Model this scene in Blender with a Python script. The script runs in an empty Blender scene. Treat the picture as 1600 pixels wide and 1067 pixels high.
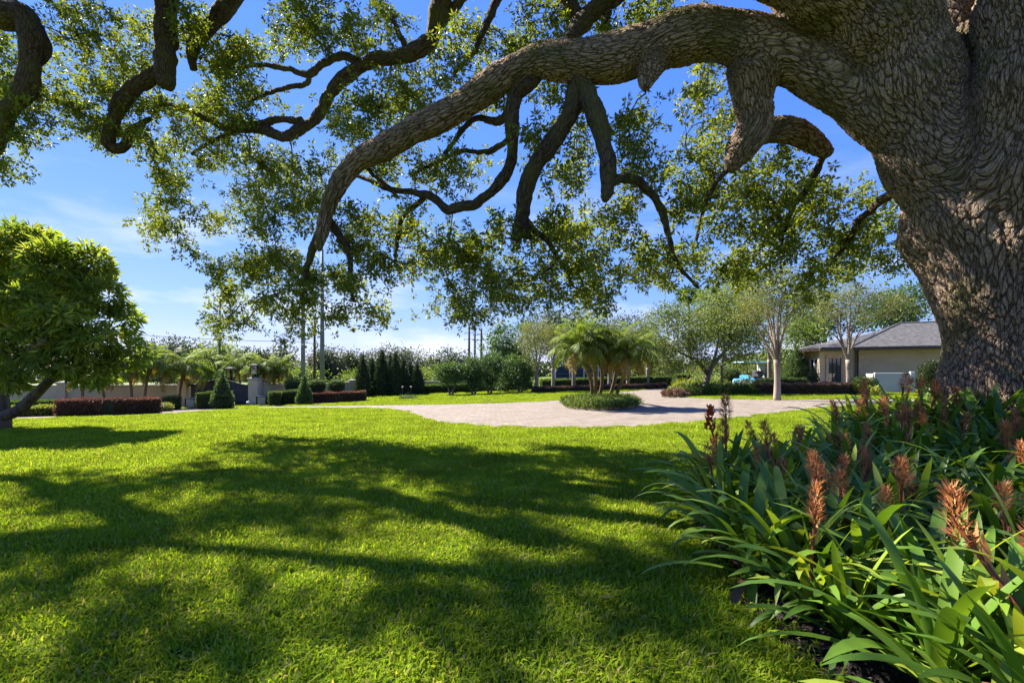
import bpy, bmesh, math, random
import numpy as np
from mathutils import Vector, Matrix, Euler

random.seed(7)
rng = np.random.default_rng(7)
scene = bpy.context.scene
COL = scene.collection
PI = math.pi

# ------------------------------------------------------------------ camera, sky, sun, exposure
FPX, HOR, CAMZ = 720.0, 580.0, 1.5          # focal length and horizon row of a 1600 px wide frame
cam_d = bpy.data.cameras.new('camera')
cam = bpy.data.objects.new('camera', cam_d); COL.objects.link(cam)
cam.location = (0, 0, CAMZ); cam.rotation_euler = (PI/2, 0, 0)
cam_d.sensor_width = 36; cam_d.lens = 36*FPX/1600
cam_d.shift_y = (HOR-533.5)/1600
cam_d.clip_start = 0.05; cam_d.clip_end = 3000
scene.camera = cam

SUN_AZ, SUN_EL = math.radians(-51), math.radians(45)   # left of straight ahead
sun_dir = Vector((math.sin(SUN_AZ)*math.cos(SUN_EL), math.cos(SUN_AZ)*math.cos(SUN_EL), math.sin(SUN_EL)))
sun_d = bpy.data.lights.new('sun', 'SUN'); sun_d.energy = 5.0; sun_d.angle = math.radians(0.53)
sun_d.color = (1.0, 0.94, 0.84)
sun = bpy.data.objects.new('sun', sun_d); COL.objects.link(sun)
sun.location = (-20, 20, 30)
sun.rotation_euler = (-sun_dir).to_track_quat('-Z', 'Y').to_euler()

world = bpy.data.worlds.new('World'); scene.world = world; world.use_nodes = True
wn, wl = world.node_tree.nodes, world.node_tree.links
wn.clear()
sky = wn.new('ShaderNodeTexSky'); sky.sky_type = 'NISHITA'; sky.sun_disc = False
sky.sun_elevation = SUN_EL; sky.sun_rotation = SUN_AZ
sky.altitude = 1500; sky.air_density = 1.0; sky.dust_density = 0.0; sky.ozone_density = 3.0
sp = wn.new('ShaderNodeSeparateColor'); cb = wn.new('ShaderNodeCombineColor')      # tone of the whole sky, channel by channel
for ch, gm_, gain in ((0, .95, .098), (1, .62, .178), (2, .12, .73)):
    pw = wn.new('ShaderNodeMath'); pw.operation = 'POWER'; pw.inputs[1].default_value = gm_
    mg = wn.new('ShaderNodeMath'); mg.operation = 'MULTIPLY'; mg.inputs[1].default_value = gain/.344
    wl.new(sp.outputs[ch], pw.inputs[0]); wl.new(pw.outputs[0], mg.inputs[0]); wl.new(mg.outputs[0], cb.inputs[ch])
bg = wn.new('ShaderNodeBackground'); bg.inputs['Strength'].default_value = 0.125
wo = wn.new('ShaderNodeOutputWorld')
# thin clouds low over the horizon, the same all the way round
tc = wn.new('ShaderNodeTexCoord')
mp = wn.new('ShaderNodeMapping'); mp.inputs['Scale'].default_value = (2.2, 2.2, 8.0); mp.inputs['Location'].default_value = (0.35, 0.1, 0.4)
nz = wn.new('ShaderNodeTexNoise'); nz.inputs['Scale'].default_value = 1.6; nz.inputs['Detail'].default_value = 7; nz.inputs['Roughness'].default_value = 0.55
rmp = wn.new('ShaderNodeValToRGB'); rmp.color_ramp.elements[0].position = 0.48; rmp.color_ramp.elements[1].position = 0.68
sep = wn.new('ShaderNodeSeparateXYZ')
lo = wn.new('ShaderNodeMapRange'); lo.inputs['From Min'].default_value = 0.42; lo.inputs['From Max'].default_value = 0.05; lo.clamp = True
mul = wn.new('ShaderNodeMath'); mul.operation = 'MULTIPLY'
mul2 = wn.new('ShaderNodeMath'); mul2.operation = 'MULTIPLY'; mul2.inputs[1].default_value = 0.75
mixc = wn.new('ShaderNodeMix'); mixc.data_type = 'RGBA'; mixc.inputs['B'].default_value = (2.65, 2.7, 2.8, 1)
wl.new(tc.outputs['Generated'], mp.inputs['Vector']); wl.new(mp.outputs['Vector'], nz.inputs['Vector'])
wl.new(nz.outputs['Fac'], rmp.inputs['Fac'])
wl.new(tc.outputs['Generated'], sep.inputs['Vector']); wl.new(sep.outputs['Z'], lo.inputs['Value'])
wl.new(rmp.outputs['Color'], mul.inputs[0]); wl.new(lo.outputs['Result'], mul.inputs[1])
wl.new(mul.outputs[0], mul2.inputs[0]); wl.new(mul2.outputs[0], mixc.inputs['Factor'])
wl.new(sky.outputs['Color'], sp.inputs['Color']); wl.new(cb.outputs['Color'], mixc.inputs['A'])
wl.new(mixc.outputs['Result'], bg.inputs['Color']); wl.new(bg.outputs['Background'], wo.inputs['Surface'])

scene.view_settings.view_transform = 'Standard'; scene.view_settings.look = 'None'
scene.view_settings.exposure = 1.9; scene.view_settings.gamma = 1.0
scene.view_settings.use_curve_mapping = False
scene.render.engine = 'CYCLES'
cy = scene.cycles
cy.max_bounces = 8; cy.diffuse_bounces = 4; cy.glossy_bounces = 2; cy.transmission_bounces = 4; cy.transparent_max_bounces = 8
cy.use_denoising = True
cy.caustics_reflective = False; cy.caustics_refractive = False

# ------------------------------------------------------------------ terrain
TRUNK = (7.28, 6.75)
def sstep(t):
    t = np.clip(t, 0, 1); return t*t*(3-2*t)
def gz(x, y):
    x = np.asarray(x, float); y = np.asarray(y, float)
    s = sstep((y-8)/22.0)
    z = s*(-0.25+0.028*np.clip(x, -45, 45))
    d2 = ((x-TRUNK[0])**2+(y-TRUNK[1])**2)
    return z + 0.62*np.exp(-d2/(2*1.45**2))
def gzf(x, y): return float(gz(x, y))
def P(px, py, Y):                                  # a direction seen from the viewpoint, taken at depth Y
    return Vector(((px-800)/FPX*Y, Y, CAMZ-(py-HOR)/FPX*Y))
def G(px, py):                                     # where that direction meets the terrain
    a, b = 1.0, 200.0
    for _ in range(50):
        m = 0.5*(a+b); p = P(px, py, m)
        if p.z > gzf(p.x, p.y): a = m
        else: b = m
    p = P(px, py, a); return p.x, p.y

# ------------------------------------------------------------------ helpers
def tag(o, label=None, cat=None, group=None, kind=None):
    if label: o['label'] = label
    if cat: o['category'] = cat
    if group: o['group'] = group
    if kind: o['kind'] = kind
    return o
def link(name, me, mats, parent=None, loc=None):
    o = bpy.data.objects.new(name, me); COL.objects.link(o)
    for m in (mats if isinstance(mats, (list, tuple)) else [mats]):
        if me.materials.find(m.name) < 0: me.materials.append(m)
    if parent is not None: o.parent = parent
    if loc is not None: o.location = loc
    return o
def empty(name, loc, rz=0):
    o = bpy.data.objects.new(name, None); COL.objects.link(o)
    o.location = loc; o.rotation_euler = (0, 0, rz); o.empty_display_size = 0.2
    return o
def mesh_np(name, verts, faces_flat, nper, attrs=None, smooth=False, mat_idx=None):
    """verts (n,3); faces_flat: int array of corners; nper: corner count of each face (array or int)"""
    me = bpy.data.meshes.new(name)
    verts = np.ascontiguousarray(verts, dtype=np.float32); faces_flat = np.ascontiguousarray(faces_flat, dtype=np.int32).ravel()
    if np.isscalar(nper): nper = np.full(len(faces_flat)//nper, nper, dtype=np.int32)
    nper = np.asarray(nper, dtype=np.int32)
    me.vertices.add(len(verts)); me.vertices.foreach_set('co', verts.ravel())
    me.loops.add(len(faces_flat)); me.loops.foreach_set('vertex_index', faces_flat)
    me.polygons.add(len(nper))
    starts = np.concatenate([[0], np.cumsum(nper)[:-1]]).astype(np.int32)
    me.polygons.foreach_set('loop_start', starts)
    if mat_idx is not None: me.polygons.foreach_set('material_index', np.asarray(mat_idx, dtype=np.int32))
    if smooth: me.polygons.foreach_set('use_smooth', np.ones(len(nper), dtype=bool))
    me.update(calc_edges=True)
    for k, v in (attrs or {}).items():
        v = np.asarray(v, dtype=np.float32)
        a = me.attributes.new(k, 'FLOAT_VECTOR' if v.ndim == 2 else 'FLOAT', 'POINT')
        a.data.foreach_set('vector' if v.ndim == 2 else 'value', v.ravel())
    return me
class MB:                                          # collects shapes into one mesh
    def __init__(s): s.v = []; s.f = []; s.m = []; s.n = 0
    def add(s, verts, faces, mi=0):
        s.v.extend([tuple(p) for p in verts]); s.f.extend([tuple(i+s.n for i in f) for f in faces]); s.m.extend([mi]*len(faces)); s.n += len(verts); return s
    def box(s, c, d, rz=0, mi=0, taper=1.0):
        cx, cy_, cz = c; hx, hy, hz = d[0]/2, d[1]/2, d[2]/2; ca, sa = math.cos(rz), math.sin(rz); vs = []
        for k in (-1, 1):
            t = 1.0 if k < 0 else taper
            for i, j in ((-1, -1), (1, -1), (1, 1), (-1, 1)):
                x, y = i*hx*t, j*hy*t; vs.append((cx+x*ca-y*sa, cy_+x*sa+y*ca, cz+k*hz))
        return s.add(vs, [(3, 2, 1, 0), (4, 5, 6, 7), (0, 1, 5, 4), (1, 2, 6, 5), (2, 3, 7, 6), (3, 0, 4, 7)], mi)
    def tube(s, pts, rad, sides=8, mi=0, cap=True):
        pts = [Vector(p) for p in pts]; n = len(pts); base = s.n; vs = []; fs = []
        up = Vector((0, 0, 1)); prev = None
        for i, p in enumerate(pts):
            t = (pts[min(i+1, n-1)]-pts[max(i-1, 0)]).normalized()
            a = prev if prev is not None else (Vector((1, 0, 0)) if abs(t.z) > .8 else up)
            u = (a-t*a.dot(t)); u = u.normalized() if u.length > 1e-6 else t.orthogonal().normalized()
            prev = u; w = t.cross(u); r = rad[i] if hasattr(rad, '__len__') else rad
            for k in range(sides):
                an = 2*PI*k/sides; vs.append(p+u*(math.cos(an)*r)+w*(math.sin(an)*r))
        for i in range(n-1):
            for k in range(sides):
                k2 = (k+1) % sides; fs.append((i*sides+k, i*sides+k2, (i+1)*sides+k2, (i+1)*sides+k))
        if cap: fs.append(tuple(reversed(range(sides)))); fs.append(tuple((n-1)*sides+k for k in range(sides)))
        return s.add(vs, fs, mi)
    def mesh(s, name, smooth=False):
        me = bpy.data.meshes.new(name); me.from_pydata(s.v, [], s.f)
        me.polygons.foreach_set('material_index', s.m)
        if smooth: me.polygons.foreach_set('use_smooth', [True]*len(s.f))
        me.update(); return me
    def build(s, name, mats, parent=None, loc=None, smooth=False): return link(name, s.mesh(name, smooth), mats, parent, loc)
def bevelled(o, w=0.02, seg=2):
    m = o.modifiers.new('bevel', 'BEVEL'); m.width = w; m.segments = seg; m.limit_method = 'ANGLE'; return o
def spline(pts, rads, step=0.15):                  # Catmull-Rom resample of a path with radii
    pts = np.array([list(p) for p in pts], float); rads = np.array(rads, float); n = len(pts)
    ex = np.vstack([2*pts[0]-pts[1], pts, 2*pts[-1]-pts[-2]]); out = []; ro = []
    for i in range(n-1):
        p0, p1, p2, p3 = ex[i:i+4]; k = max(2, int(np.linalg.norm(p2-p1)/step))
        for j in range(k):
            t = j/k
            out.append(0.5*((2*p1)+(-p0+p2)*t+(2*p0-5*p1+4*p2-p3)*t*t+(-p0+3*p1-3*p2+p3)*t**3)); ro.append(rads[i]*(1-t)+rads[i+1]*t)
    out.append(pts[-1]); ro.append(rads[-1])
    return np.array(out), np.array(ro)
def unit(a):
    return a/np.maximum(np.linalg.norm(a, axis=-1, keepdims=True), 1e-9)
def leaves(name, pos, dirs, L, W, rnd, fold=0.25, nrm=None):
    """pos, dirs (n,3): each leaf a folded four-cornered blade starting at pos and pointing along dirs"""
    n = len(pos); d = unit(dirs)
    if nrm is None: nrm = rng.normal(size=(n, 3))+np.array([0, 0, 0.7])
    side = unit(np.cross(d, nrm)); up = np.cross(side, d)
    L = np.broadcast_to(L, (n,))[:, None]; W = np.broadcast_to(W, (n,))[:, None]
    v = np.empty((n, 4, 3))
    v[:, 0] = pos; v[:, 2] = pos+d*L-up*L*0.08
    mid = pos+d*L*0.5+up*W*fold
    v[:, 1] = mid+side*W*0.5-up*W*fold*0.3; v[:, 3] = mid-side*W*0.5-up*W*fold*0.3
    idx = np.arange(n)[:, None]*4
    f = np.concatenate([idx+np.array([[0, 1, 2]]), idx+np.array([[0, 2, 3]])], axis=1)
    return mesh_np(name, v.reshape(-1, 3), f, 3, {'rnd': np.repeat(np.asarray(rnd), 4)})

# ------------------------------------------------------------------ materials
def new_mat(name):
    m = bpy.data.materials.new(name); m.use_nodes = True; nt = m.node_tree; nt.nodes.clear()
    return m, nt.nodes, nt.links, nt.nodes.new('ShaderNodeOutputMaterial')
def ramp(N, stops):
    r = N.new('ShaderNodeValToRGB'); e = r.color_ramp.elements
    while len(e) < len(stops): e.new(0.5)
    for k, (p, c) in enumerate(stops): e[k].position = p; e[k].color = (*c, 1)
    return r
def leaf_mat(name, stops, trans=0.35, tcol=(1.25, 1.3, 0.55), rough=0.55, attr='rnd', noise=0.0, spec=0.3, world_noise=False):
    m, N, Lk, out = new_mat(name)
    if attr == 'object':
        a = N.new('ShaderNodeObjectInfo'); src = a.outputs['Random']
    else:
        a = N.new('ShaderNodeAttribute'); a.attribute_name = attr; src = a.outputs['Fac']
    r = ramp(N, stops); Lk.new(src, r.inputs['Fac']); colr = r.outputs['Color']
    if noise:
        g = N.new('ShaderNodeTexCoord'); t = N.new('ShaderNodeTexNoise'); t.inputs['Scale'].default_value = noise; t.inputs['Detail'].default_value = 3
        gp_ = N.new('ShaderNodeNewGeometry'); Lk.new(gp_.outputs['Position'] if world_noise else g.outputs['Object'], t.inputs['Vector'])
        h = N.new('ShaderNodeHueSaturation'); mr = N.new('ShaderNodeMapRange'); mr.inputs['To Min'].default_value = 0.6; mr.inputs['To Max'].default_value = 1.45
        if world_noise: mr.inputs['From Min'].default_value = .3; mr.inputs['From Max'].default_value = .7; mr.inputs['To Min'].default_value = .72; mr.inputs['To Max'].default_value = 1.15
        Lk.new(t.outputs['Fac'], mr.inputs['Value']); Lk.new(mr.outputs['Result'], h.inputs['Value']); Lk.new(colr, h.inputs['Color']); colr = h.outputs['Color']
    p = N.new('ShaderNodeBsdfPrincipled'); p.inputs['Roughness'].default_value = rough; p.inputs['Specular IOR Level'].default_value = spec
    Lk.new(colr, p.inputs['Base Color'])
    tr = N.new('ShaderNodeBsdfTranslucent'); mc = N.new('ShaderNodeMix'); mc.data_type = 'RGBA'; mc.blend_type = 'MULTIPLY'
    mc.inputs['Factor'].default_value = 1.0; mc.inputs['B'].default_value = (*tcol, 1); Lk.new(colr, mc.inputs['A']); Lk.new(mc.outputs['Result'], tr.inputs['Color'])
    mx = N.new('ShaderNodeMixShader'); mx.inputs['Fac'].default_value = trans
    Lk.new(p.outputs[0], mx.inputs[1]); Lk.new(tr.outputs[0], mx.inputs[2]); Lk.new(mx.outputs[0], out.inputs['Surface'])
    return m
def noise_mat(name, stops, scale=4, rough=0.8, bump=0.0, bscale=None, detail=5, stretch=(1, 1, 1), spec=0.3, metal=0.0):
    m, N, Lk, out = new_mat(name)
    g = N.new('ShaderNodeTexCoord'); mpn = N.new('ShaderNodeMapping'); mpn.inputs['Scale'].default_value = stretch
    Lk.new(g.outputs['Object'], mpn.inputs['Vector'])
    t = N.new('ShaderNodeTexNoise'); t.inputs['Scale'].default_value = scale; t.inputs['Detail'].default_value = detail
    Lk.new(mpn.outputs['Vector'], t.inputs['Vector'])
    r = ramp(N, stops); Lk.new(t.outputs['Fac'], r.inputs['Fac'])
    p = N.new('ShaderNodeBsdfPrincipled'); p.inputs['Roughness'].default_value = rough; p.inputs['Specular IOR Level'].default_value = spec; p.inputs['Metallic'].default_value = metal
    Lk.new(r.outputs['Color'], p.inputs['Base Color']); Lk.new(p.outputs[0], out.inputs['Surface'])
    if bump:
        t2 = N.new('ShaderNodeTexNoise'); t2.inputs['Scale'].default_value = bscale or scale*6; t2.inputs['Detail'].default_value = 6
        Lk.new(mpn.outputs['Vector'], t2.inputs['Vector'])
        b = N.new('ShaderNodeBump'); b.inputs['Strength'].default_value = bump; b.inputs['Distance'].default_value = 0.05
        Lk.new(t2.outputs['Fac'], b.inputs['Height']); Lk.new(b.outputs['Normal'], p.inputs['Normal'])
    return m
M = {}
M['oak_leaf'] = leaf_mat('oak_leaf', [(0, (.062, .084, .014)), (.35, (.12, .152, .022)), (.75, (.205, .235, .034)), (1, (.31, .31, .06))], .5, (1.3, 1.3, .45), .5, spec=.25)
M['mango_leaf'] = leaf_mat('mango_leaf', [(0, (.085, .14, .026)), (.5, (.19, .25, .04)), (.82, (.33, .36, .06)), (.92, (.48, .43, .10)), (.955, (.48, .24, .10)), (1, (.48, .26, .11))], .5, (1.3, 1.3, .5), .55, spec=.25)
M['citrus_leaf'] = leaf_mat('citrus_leaf', [(0, (0.025, 0.063, 0.020)), (1, (0.112, 0.182, 0.042))], .3)
M['dark_leaf'] = leaf_mat('dark_leaf', [(0, (0.031, 0.050, 0.022)), (1, (0.098, 0.126, 0.049))], .25, (1.2, 1.25, .6), .5)
M['grey_leaf'] = leaf_mat('grey_leaf', [(0, (0.042, 0.059, 0.034)), (1, (0.119, 0.140, 0.070))], .25, (1.2, 1.2, .7), .5)
M['bright_leaf'] = leaf_mat('bright_leaf', [(0, (0.070, 0.112, 0.025)), (1, (0.224, 0.280, 0.063))], .4)
M['myrtle_leaf'] = leaf_mat('myrtle_leaf', [(0, (0.084, 0.105, 0.028)), (.7, (0.196, 0.210, 0.063)), (1, (0.336, 0.266, 0.119))], .4)
M['privet_leaf'] = leaf_mat('privet_leaf', [(0, (0.063, 0.091, 0.025)), (.6, (0.140, 0.175, 0.048)), (1, (0.280, 0.280, 0.084))], .4)
M['cypress_leaf'] = leaf_mat('cypress_leaf', [(0, (0.025, 0.045, 0.022)), (1, (0.070, 0.105, 0.042))], .15, (1.2, 1.2, .6), .6)
M['box_leaf'] = leaf_mat('box_leaf', [(0, (0.042, 0.077, 0.020)), (1, (0.140, 0.196, 0.042))], .3)
M['cone_leaf'] = leaf_mat('cone_leaf', [(0, (0.039, 0.077, 0.028)), (1, (0.140, 0.210, 0.070))], .3)
M['lime_leaf'] = leaf_mat('lime_leaf', [(0, (0.140, 0.182, 0.028)), (1, (0.350, 0.350, 0.070))], .35)
M['red_leaf'] = leaf_mat('red_leaf', [(0, (.07, .042, .032)), (.6, (.16, .078, .058)), (.85, (.22, .12, .085)), (1, (.12, .13, .05))], .3, (1.3, .95, .7))
M['plum_leaf'] = leaf_mat('plum_leaf', [(0, (0.077, 0.045, 0.042)), (.6, (0.168, 0.098, 0.077)), (.8, (0.210, 0.140, 0.098)), (1, (0.112, 0.126, 0.056))], .3, (1.2, .95, .7))
M['palm_leaf'] = leaf_mat('palm_leaf', [(0, (.085, .13, .022)), (.7, (.18, .235, .04)), (1, (.32, .32, .07))], .45, (1.4, 1.4, .5), .6, spec=.15)
M['old_palm_leaf'] = leaf_mat('old_palm_leaf', [(0, (0.220, 0.180, 0.040)), (1, (0.350, 0.240, 0.050))], .4, (1.2, 1.1, .5), .5)
M['cover_leaf'] = leaf_mat('cover_leaf', [(0, (0.049, 0.091, 0.020)), (.8, (0.140, 0.196, 0.042)), (1, (0.280, 0.266, 0.070))], .3)
M['brom_leaf'] = leaf_mat('brom_leaf', [(0, (.055, .12, .016)), (.5, (.105, .195, .022)), (.8, (.175, .265, .03)), (1, (.27, .32, .045))], .33, (1.5, 1.4, .45), .42, attr='object', noise=5.0, spec=0.3)
M['brom_dry'] = leaf_mat('brom_dry', [(0, (0.100, 0.055, 0.035)), (1, (0.220, 0.130, 0.070))], .2, (1.1, 1, .8), .7, attr='object', noise=8)
M['spike'] = leaf_mat('spike', [(0, (.14, .05, .03)), (.5, (.33, .13, .06)), (.85, (.52, .25, .11)), (1, (.58, .36, .18))], .3, (1.3, 1, .6), .8, spec=.1)
M['spike_red'] = leaf_mat('spike_red', [(0, (0.350, 0.050, 0.025)), (1, (0.500, 0.120, 0.050))], .3, (1.2, 1, .8), .5)
M['grass'] = leaf_mat('grass', [(0, (.14, .225, .012)), (.5, (.225, .325, .018)), (.84, (.30, .39, .028)), (.91, (.37, .37, .06)), (1, (.36, .30, .16))], .48, (1.3, 1.25, .5), .8, spec=.06, noise=1.1, world_noise=True)
M['moss_hang'] = leaf_mat('moss_hang', [(0, (0.120, 0.130, 0.090)), (1, (0.220, 0.220, 0.150))], .4, (1.1, 1.1, .9), .8)
M['bark_grey'] = noise_mat('bark_grey', [(.3, (.06, .05, .04)), (.7, (.2, .17, .14))], 6, .9, .8, 14, stretch=(1, 1, .3))
M['bark_mango'] = noise_mat('bark_mango', [(.3, (.05, .035, .026)), (.7, (.15, .11, .08))], 8, .9, .8, 20, stretch=(1, 1, .4))
M['bark_myrtle'] = noise_mat('bark_myrtle', [(.3, (.13, .095, .065)), (.5, (.22, .165, .12)), (.7, (.33, .27, .21))], 3, .7, .25, 10, stretch=(1, 1, .25))
M['bark_palm'] = noise_mat('bark_palm', [(.3, (.08, .055, .035)), (.7, (.26, .19, .12))], 16, .9, 1.0, 22, stretch=(.5, .5, 2.5))
M['twig_dark'] = noise_mat('twig_dark', [(.3, (.035, .028, .022)), (.7, (.09, .075, .06))], 9, .9)
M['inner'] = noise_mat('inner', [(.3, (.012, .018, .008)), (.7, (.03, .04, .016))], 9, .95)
M['stucco'] = noise_mat('stucco', [(.3, (.40, .30, .19)), (.7, (.48, .37, .25))], 1.2, .9, .25, 60)
M['stucco_trim'] = noise_mat('stucco_trim', [(.3, (.42, .32, .21)), (.7, (.5, .39, .27))], 2, .85, .2, 60)
M['stone_quoin'] = noise_mat('stone_quoin', [(.3, (.38, .26, .18)), (.7, (.52, .38, .28))], 5, .9, .4, 40)
M['wall_stucco'] = noise_mat('wall_stucco', [(.3, (.36, .285, .18)), (.7, (.45, .36, .24))], .9, .9, .25, 50)
M['wall_cap'] = noise_mat('wall_cap', [(.3, (.32, .28, .22)), (.7, (.4, .36, .29))], 3, .85, .2, 50)
M['pillar_stucco'] = noise_mat('pillar_stucco', [(.3, (.52, .38, .24)), (.7, (.62, .47, .32))], 2, .85, .2, 50)
M['white_wall'] = noise_mat('white_wall', [(.3, (.48, .43, .37)), (.7, (.56, .51, .44))], 2, .8, .15, 50)
M['shingle'] = noise_mat('shingle', [(.3, (.062, .06, .06)), (.55, (.10, .097, .095)), (.75, (.15, .145, .14))], 5, .95, .6, 30, stretch=(1, 1, 3), spec=.1)
M['fascia'] = noise_mat('fascia', [(.3, (.045, .03, .022)), (.7, (.07, .05, .038))], 3, .5)
M['gate_iron'] = noise_mat('gate_iron', [(.3, (.022, .018, .026)), (.7, (.04, .034, .046))], 2, .5, .1, 30, spec=.4)
M['black_iron'] = noise_mat('black_iron', [(.3, (.016, .015, .015)), (.7, (.03, .028, .027))], 5, .75, spec=.15)
M['frosted'] = noise_mat('frosted', [(.3, (.45, .45, .42)), (.7, (.6, .6, .56))], 4, .25, spec=.5)
def clear_pane():
    m, N, Lk, out = new_mat('clear_pane'); t = N.new('ShaderNodeBsdfTransparent'); g_ = N.new('ShaderNodeBsdfGlossy'); g_.inputs['Roughness'].default_value = .05; x = N.new('ShaderNodeMixShader'); x.inputs['Fac'].default_value = .12
    Lk.new(t.outputs[0], x.inputs[1]); Lk.new(g_.outputs[0], x.inputs[2]); Lk.new(x.outputs[0], out.inputs['Surface']); return m
M['clear_pane'] = clear_pane()
M['glass_dark'] = noise_mat('glass_dark', [(.3, (.03, .04, .045)), (.7, (.06, .075, .08))], 2, .06, spec=.8)
M['white_paint'] = noise_mat('white_paint', [(.3, (.70, .69, .66)), (.7, (.8, .79, .76))], 6, .5)
M['steel_pole'] = noise_mat('steel_pole', [(.3, (.12, .13, .14)), (.7, (.18, .19, .2))], 1, .7, metal=.0)
M['wood_pole'] = noise_mat('wood_pole', [(.3, (.06, .036, .026)), (.7, (.11, .07, .05))], 5, .9, .4, 20, stretch=(1, 1, .1))
M['screen_navy'] = noise_mat('screen_navy', [(.3, (.018, .028, .05)), (.7, (.035, .05, .08))], 2, .9)
M['cart_blue'] = noise_mat('cart_blue', [(.3, (.05, .22, .42)), (.7, (.08, .3, .52))], 2, .25, spec=.6)
M['cart_roof'] = noise_mat('cart_roof', [(.3, (.30, .62, .72)), (.7, (.38, .7, .8))], 2, .35)
M['seat_vinyl'] = noise_mat('seat_vinyl', [(.3, (.05, .05, .06)), (.7, (.08, .08, .09))], 5, .5)
M['rubber'] = noise_mat('rubber', [(.3, (.02, .02, .02)), (.7, (.035, .035, .035))], 8, .85)
M['mulch'] = noise_mat('mulch', [(.35, (.012, .009, .008)), (.6, (.035, .026, .021)), (.8, (.09, .07, .055))], 22, .9, 1.0, 50)
M['chip'] = leaf_mat('chip', [(0, (0.010, 0.008, 0.007)), (.7, (0.035, 0.026, 0.022)), (1, (0.130, 0.100, 0.080))], .02, (1, 1, 1), .8)
M['soil'] = noise_mat('soil', [(.35, (.10, .075, .055)), (.7, (.28, .22, .17))], 6, .95, .8, 40)

# lawn: short turf colour with yellowish and deeper patches
def lawn_material():
    m, N, Lk, out = new_mat('lawn_turf')
    g = N.new('ShaderNodeTexCoord')
    a = N.new('ShaderNodeTexNoise'); a.inputs['Scale'].default_value = 0.5; a.inputs['Detail'].default_value = 6
    b = N.new('ShaderNodeTexNoise'); b.inputs['Scale'].default_value = 26; b.inputs['Detail'].default_value = 5
    for t in (a, b): Lk.new(g.outputs['Object'], t.inputs['Vector'])
    mx = N.new('ShaderNodeMath'); mx.operation = 'MULTIPLY_ADD'; mx.inputs[1].default_value = 0.55
    m2 = N.new('ShaderNodeMath'); m2.operation = 'MULTIPLY'; m2.inputs[1].default_value = 0.45
    Lk.new(a.outputs['Fac'], m2.inputs[0]); Lk.new(b.outputs['Fac'], mx.inputs[0]); Lk.new(m2.outputs[0], mx.inputs[2])
    r = ramp(N, [(.3, (.05, .08, .008)), (.5, (.09, .13, .012)), (.7, (.14, .165, .022))]); Lk.new(mx.outputs[0], r.inputs['Fac'])
    p = N.new('ShaderNodeBsdfPrincipled'); p.inputs['Roughness'].default_value = .85; p.inputs['Specular IOR Level'].default_value = .15
    Lk.new(r.outputs['Color'], p.inputs['Base Color'])
    bm_ = N.new('ShaderNodeBump'); bm_.inputs['Strength'].default_value = .7; bm_.inputs['Distance'].default_value = .04
    Lk.new(b.outputs['Fac'], bm_.inputs['Height']); Lk.new(bm_.outputs['Normal'], p.inputs['Normal'])
    Lk.new(p.outputs[0], out.inputs['Surface']); return m
M['lawn'] = lawn_material()

# pavers: warm grey-pink brick paving, pieces of a few pixels at this distance
def paver_material():
    m, N, Lk, out = new_mat('pavers')
    g = N.new('ShaderNodeTexCoord'); mp_ = N.new('ShaderNodeMapping'); mp_.inputs['Rotation'].default_value = (0, 0, .6)
    Lk.new(g.outputs['Object'], mp_.inputs['Vector'])
    br = N.new('ShaderNodeTexBrick'); br.inputs['Scale'].default_value = 1.0; br.inputs['Brick Width'].default_value = .24; br.inputs['Row Height'].default_value = .16
    br.inputs['Mortar Size'].default_value = .006; br.inputs['Mortar Smooth'].default_value = .3
    br.inputs['Color1'].default_value = (.165, .132, .10, 1); br.inputs['Color2'].default_value = (.23, .188, .148, 1); br.inputs['Mortar'].default_value = (.09, .075, .062, 1)
    Lk.new(mp_.outputs['Vector'], br.inputs['Vector'])
    n = N.new('ShaderNodeTexNoise'); n.inputs['Scale'].default_value = .8; n.inputs['Detail'].default_value = 7
    Lk.new(g.outputs['Object'], n.inputs['Vector'])
    n2 = N.new('ShaderNodeTexNoise'); n2.inputs['Scale'].default_value = 5; n2.inputs['Detail'].default_value = 4
    Lk.new(g.outputs['Object'], n2.inputs['Vector'])
    h = N.new('ShaderNodeHueSaturation'); mr = N.new('ShaderNodeMapRange'); mr.inputs['From Min'].default_value = .25; mr.inputs['From Max'].default_value = .75
    mr.inputs['To Min'].default_value = .72; mr.inputs['To Max'].default_value = 1.18
    ad = N.new('ShaderNodeMath'); ad.operation = 'MULTIPLY_ADD'; ad.inputs[1].default_value = .5
    hf = N.new('ShaderNodeMath'); hf.operation = 'MULTIPLY'; hf.inputs[1].default_value = .5
    Lk.new(n.outputs['Fac'], ad.inputs[0]); Lk.new(n2.outputs['Fac'], hf.inputs[0]); Lk.new(hf.outputs[0], ad.inputs[2])
    Lk.new(ad.outputs[0], mr.inputs['Value']); Lk.new(mr.outputs['Result'], h.inputs['Value']); Lk.new(br.outputs['Color'], h.inputs['Color'])
    p = N.new('ShaderNodeBsdfPrincipled'); p.inputs['Roughness'].default_value = .85; p.inputs['Specular IOR Level'].default_value = .25
    Lk.new(h.outputs['Color'], p.inputs['Base Color'])
    b = N.new('ShaderNodeBump'); b.inputs['Strength'].default_value = .5; b.inputs['Distance'].default_value = .01
    Lk.new(br.outputs['Fac'], b.inputs['Height']); b.invert = True; Lk.new(b.outputs['Normal'], p.inputs['Normal'])
    Lk.new(p.outputs[0], out.inputs['Surface']); return m
M['pavers'] = paver_material()

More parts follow.
